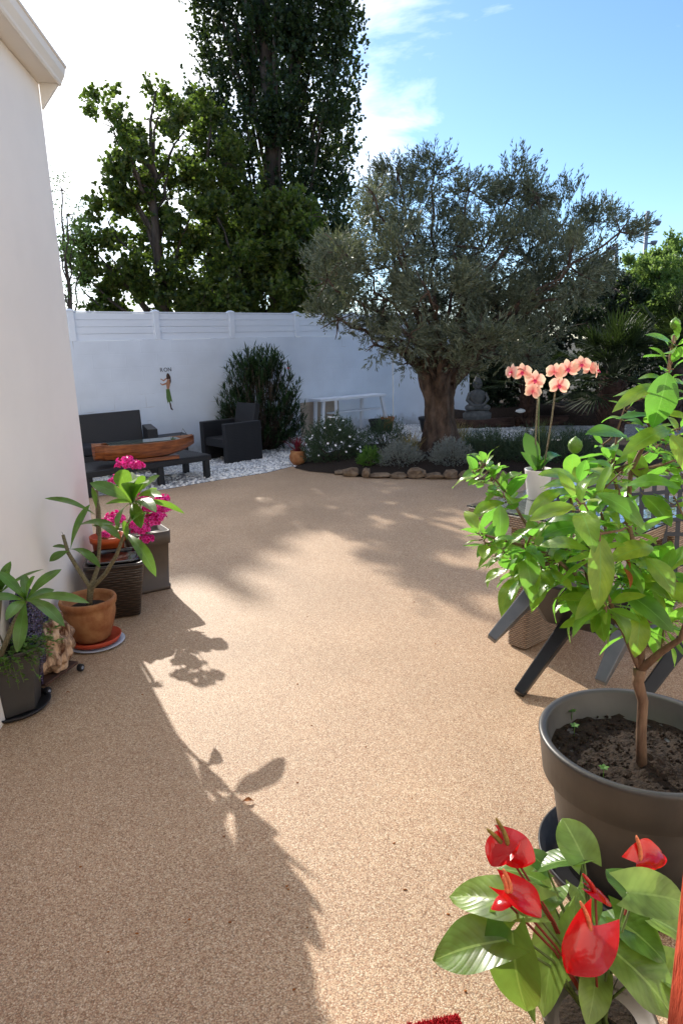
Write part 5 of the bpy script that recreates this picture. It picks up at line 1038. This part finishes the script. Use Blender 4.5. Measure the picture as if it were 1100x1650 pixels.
mb = MB(); mb.blob(gz+V(-.06, -.02, .27), 1, 4, .12, 6, 8, (.12, .15, .13)); part(mb, 'crystals', M['amethyst'], ge, False)
q = P(10, 935, 3.2)
g2 = thing('amethyst_geode', V(-1.49, 3.0, 0), 'tall standing geode full of dark purple crystals at the left edge against the wall', 'geode')
q2 = V(q.x, 3.2, 0)
mb = MB(); mb.blob(V(-1.485, 2.99, .31), 1, 4, .16, 3, 3, (.06, .09, .25)); part(mb, 'crystals', M['amethyst'], g2, False)
mb = MB(); mb.blob(V(-1.51, 3.02, .27), 1, 4, .08, 3, 9, (.05, .09, .24)); part(mb, 'crust', M['geode_crust'], g2)
# foreground grey hexagonal pot with plumeria and trailing plant
fp = V(-1.56, 2.90, 0); 
fg = thing('grey_planter', fp, 'tapered faceted charcoal planter with plumeria and trailing greenery at the left edge', 'planter')
mb = MB(); mb.lathe([(.125, .012), (.127, .016), (.165, .30), (.173, .302), (.175, .32), (.163, .32), (.158, .29), (.03, .285)], fp, 6, 0, .72); part(mb, 'pot', M['pot_grey'], fg, False, .004)
mb = MB(); mb.lathe([(.13, .002), (.15, .004), (.165, .022), (.158, .024), (.14, .01), (.02, .009)], fp, 40); part(mb, 'saucer', M['pot_char'], fg)
mb = MB(); mb.lathe([(.14, .286), (.07, .30), (.005, .305)], fp, 24); part(mb, 'soil', M['soil'], fg)
mb = MB(); r1 = P(42, 968, 2.75); r2 = P(2, 955, 2.85)
mb.tube([fp+V(0, 0, .28), P(0, 1060, 2.75), P(20, 1010, 2.75), r1], [.013, .012, .011, .009], 9); mb.tube([fp+V(0, 0, .28), P(-5, 1020, 2.85), r2], [.012, .011, .009], 9); part(mb, 'stem', M['plum_stem'], fg)
lf = MB()
for tx, ty, d1, w, sg in ((100, 917, .1, .045, .25), (145, 972, -.05, .05, .2), (105, 1010, -.15, .055, .25), (28, 1052, -.15, .055, .15), (57, 928, -.05, .05, .1), (40, 925, .1, .04, .1), (-5, 920, 0, .05, .15), (88, 950, .12, .04, .15), (-20, 965, -.1, .045, .2), (10, 1000, -.2, .05, .2), (75, 985, .1, .04, .3)):
    lf.leaf(r1, P(tx, ty, 2.75+d1), w, sag=sg, fold=.16, nv=10, nu=4, peak=.62, up=V(.3, -.4, .8))
rosette(lf, r2, (.2, -.1, 1), 9, .20, .055, .3, (.2, 1.2)); rosette(lf, r1, (0, 0, 1), 4, .06, .02, 0, (.1, .5)); part(lf, 'leaves', M['plumeria'], fg)
lf = MB(); mb = MB()
for k in range(150):
    a = random.uniform(-2.2, 2.4); r = random.uniform(.03, .15); s_ = fp+V(math.cos(a)*r, math.sin(a)*r, .30); l_ = random.uniform(.05, .15); e = s_+V(math.cos(a)*l_, math.sin(a)*l_, random.uniform(-.03, .09)); 
    if random.random() < .45: e.z -= random.uniform(.03, .10)
    mb.tube([s_, s_.lerp(e, .5)+V(0, 0, .025), e], .0015, 5)
    for j in range(9):
        q = s_.lerp(e, random.uniform(.2, 1.05))+V(0, 0, .012); d = Vector(sph(1)[0]); d.z = abs(d.z)*.5; lf.leaf(q, q+d*random.uniform(.016, .03), .013, nv=3, nu=2)
part(lf, 'trailing_foliage', M['creeper'], fg); part(mb, 'runners', M['green_stem'], fg)

# ------------------------------------------------------------------ red doormat and litter
mc_ = V(.245, 1.325, 0); mu_ = V(-.98, -.19, 0).normalized(); mv_ = V(.19, -.98, 0).normalized()
dm = thing('doormat', mc_, 'red bristle doormat, only its corner showing at the bottom edge', 'doormat')
part(aboard(MB(), mc_, mu_, mv_, .0, .7, .0, .42, .003, .010), 'backing', M['red_bristle'], dm, False)
mb = MB()
for k in range(5200):
    x, y = random.uniform(.003, .45), random.uniform(.003, .12); p = mc_+mu_*x+mv_*y+V(0, 0, .009); mb.beam(p, p+V(random.uniform(-.004, .004), random.uniform(-.004, .004), random.uniform(.009, .016)), .0022, .0022, .0014, .0014)
part(mb, 'bristles', M['red_bristle'], dm, False, kind='stuff')
for x, y, s_, lab in ((400, 1294, .020, 'curled dry leaf lying in the long leaf shadow on the patio'), (265, 983, .006, 'small fleck standing for a light spot on the patio near the dark wicker planter'), (110, 1118, .010, 'tiny dry leaf near the trolley castor')):  # the fleck by the wicker planter stands for a light spot
    c = G(x, y); mb = MB(); mb.leaf(c+V(-s_, 0, .006), c+V(s_, .004, .006), s_*1.1, fold=.6, nv=5, nu=4, wave=.1); o = mb.build('fallen_leaf', M['dry_leaf'], None, True, offset=c); o.location = c; tag(o, lab, 'fallen leaf', 'litter on the patio')
mb = MB()
for k in range(60):
    x, y = random.uniform(60, 800), random.uniform(800, 1640); c = G(x, y); 
    if c.x < -1.3: continue
    mb.blob(c+V(0, 0, .002), random.uniform(.0015, .004), 1, .3, 3, k, (1.6, 1, .5))
tag(mb.build('debris', M['dry_leaf'], None), 'scattered specks of dry plant debris on the patio', 'debris', kind='stuff')
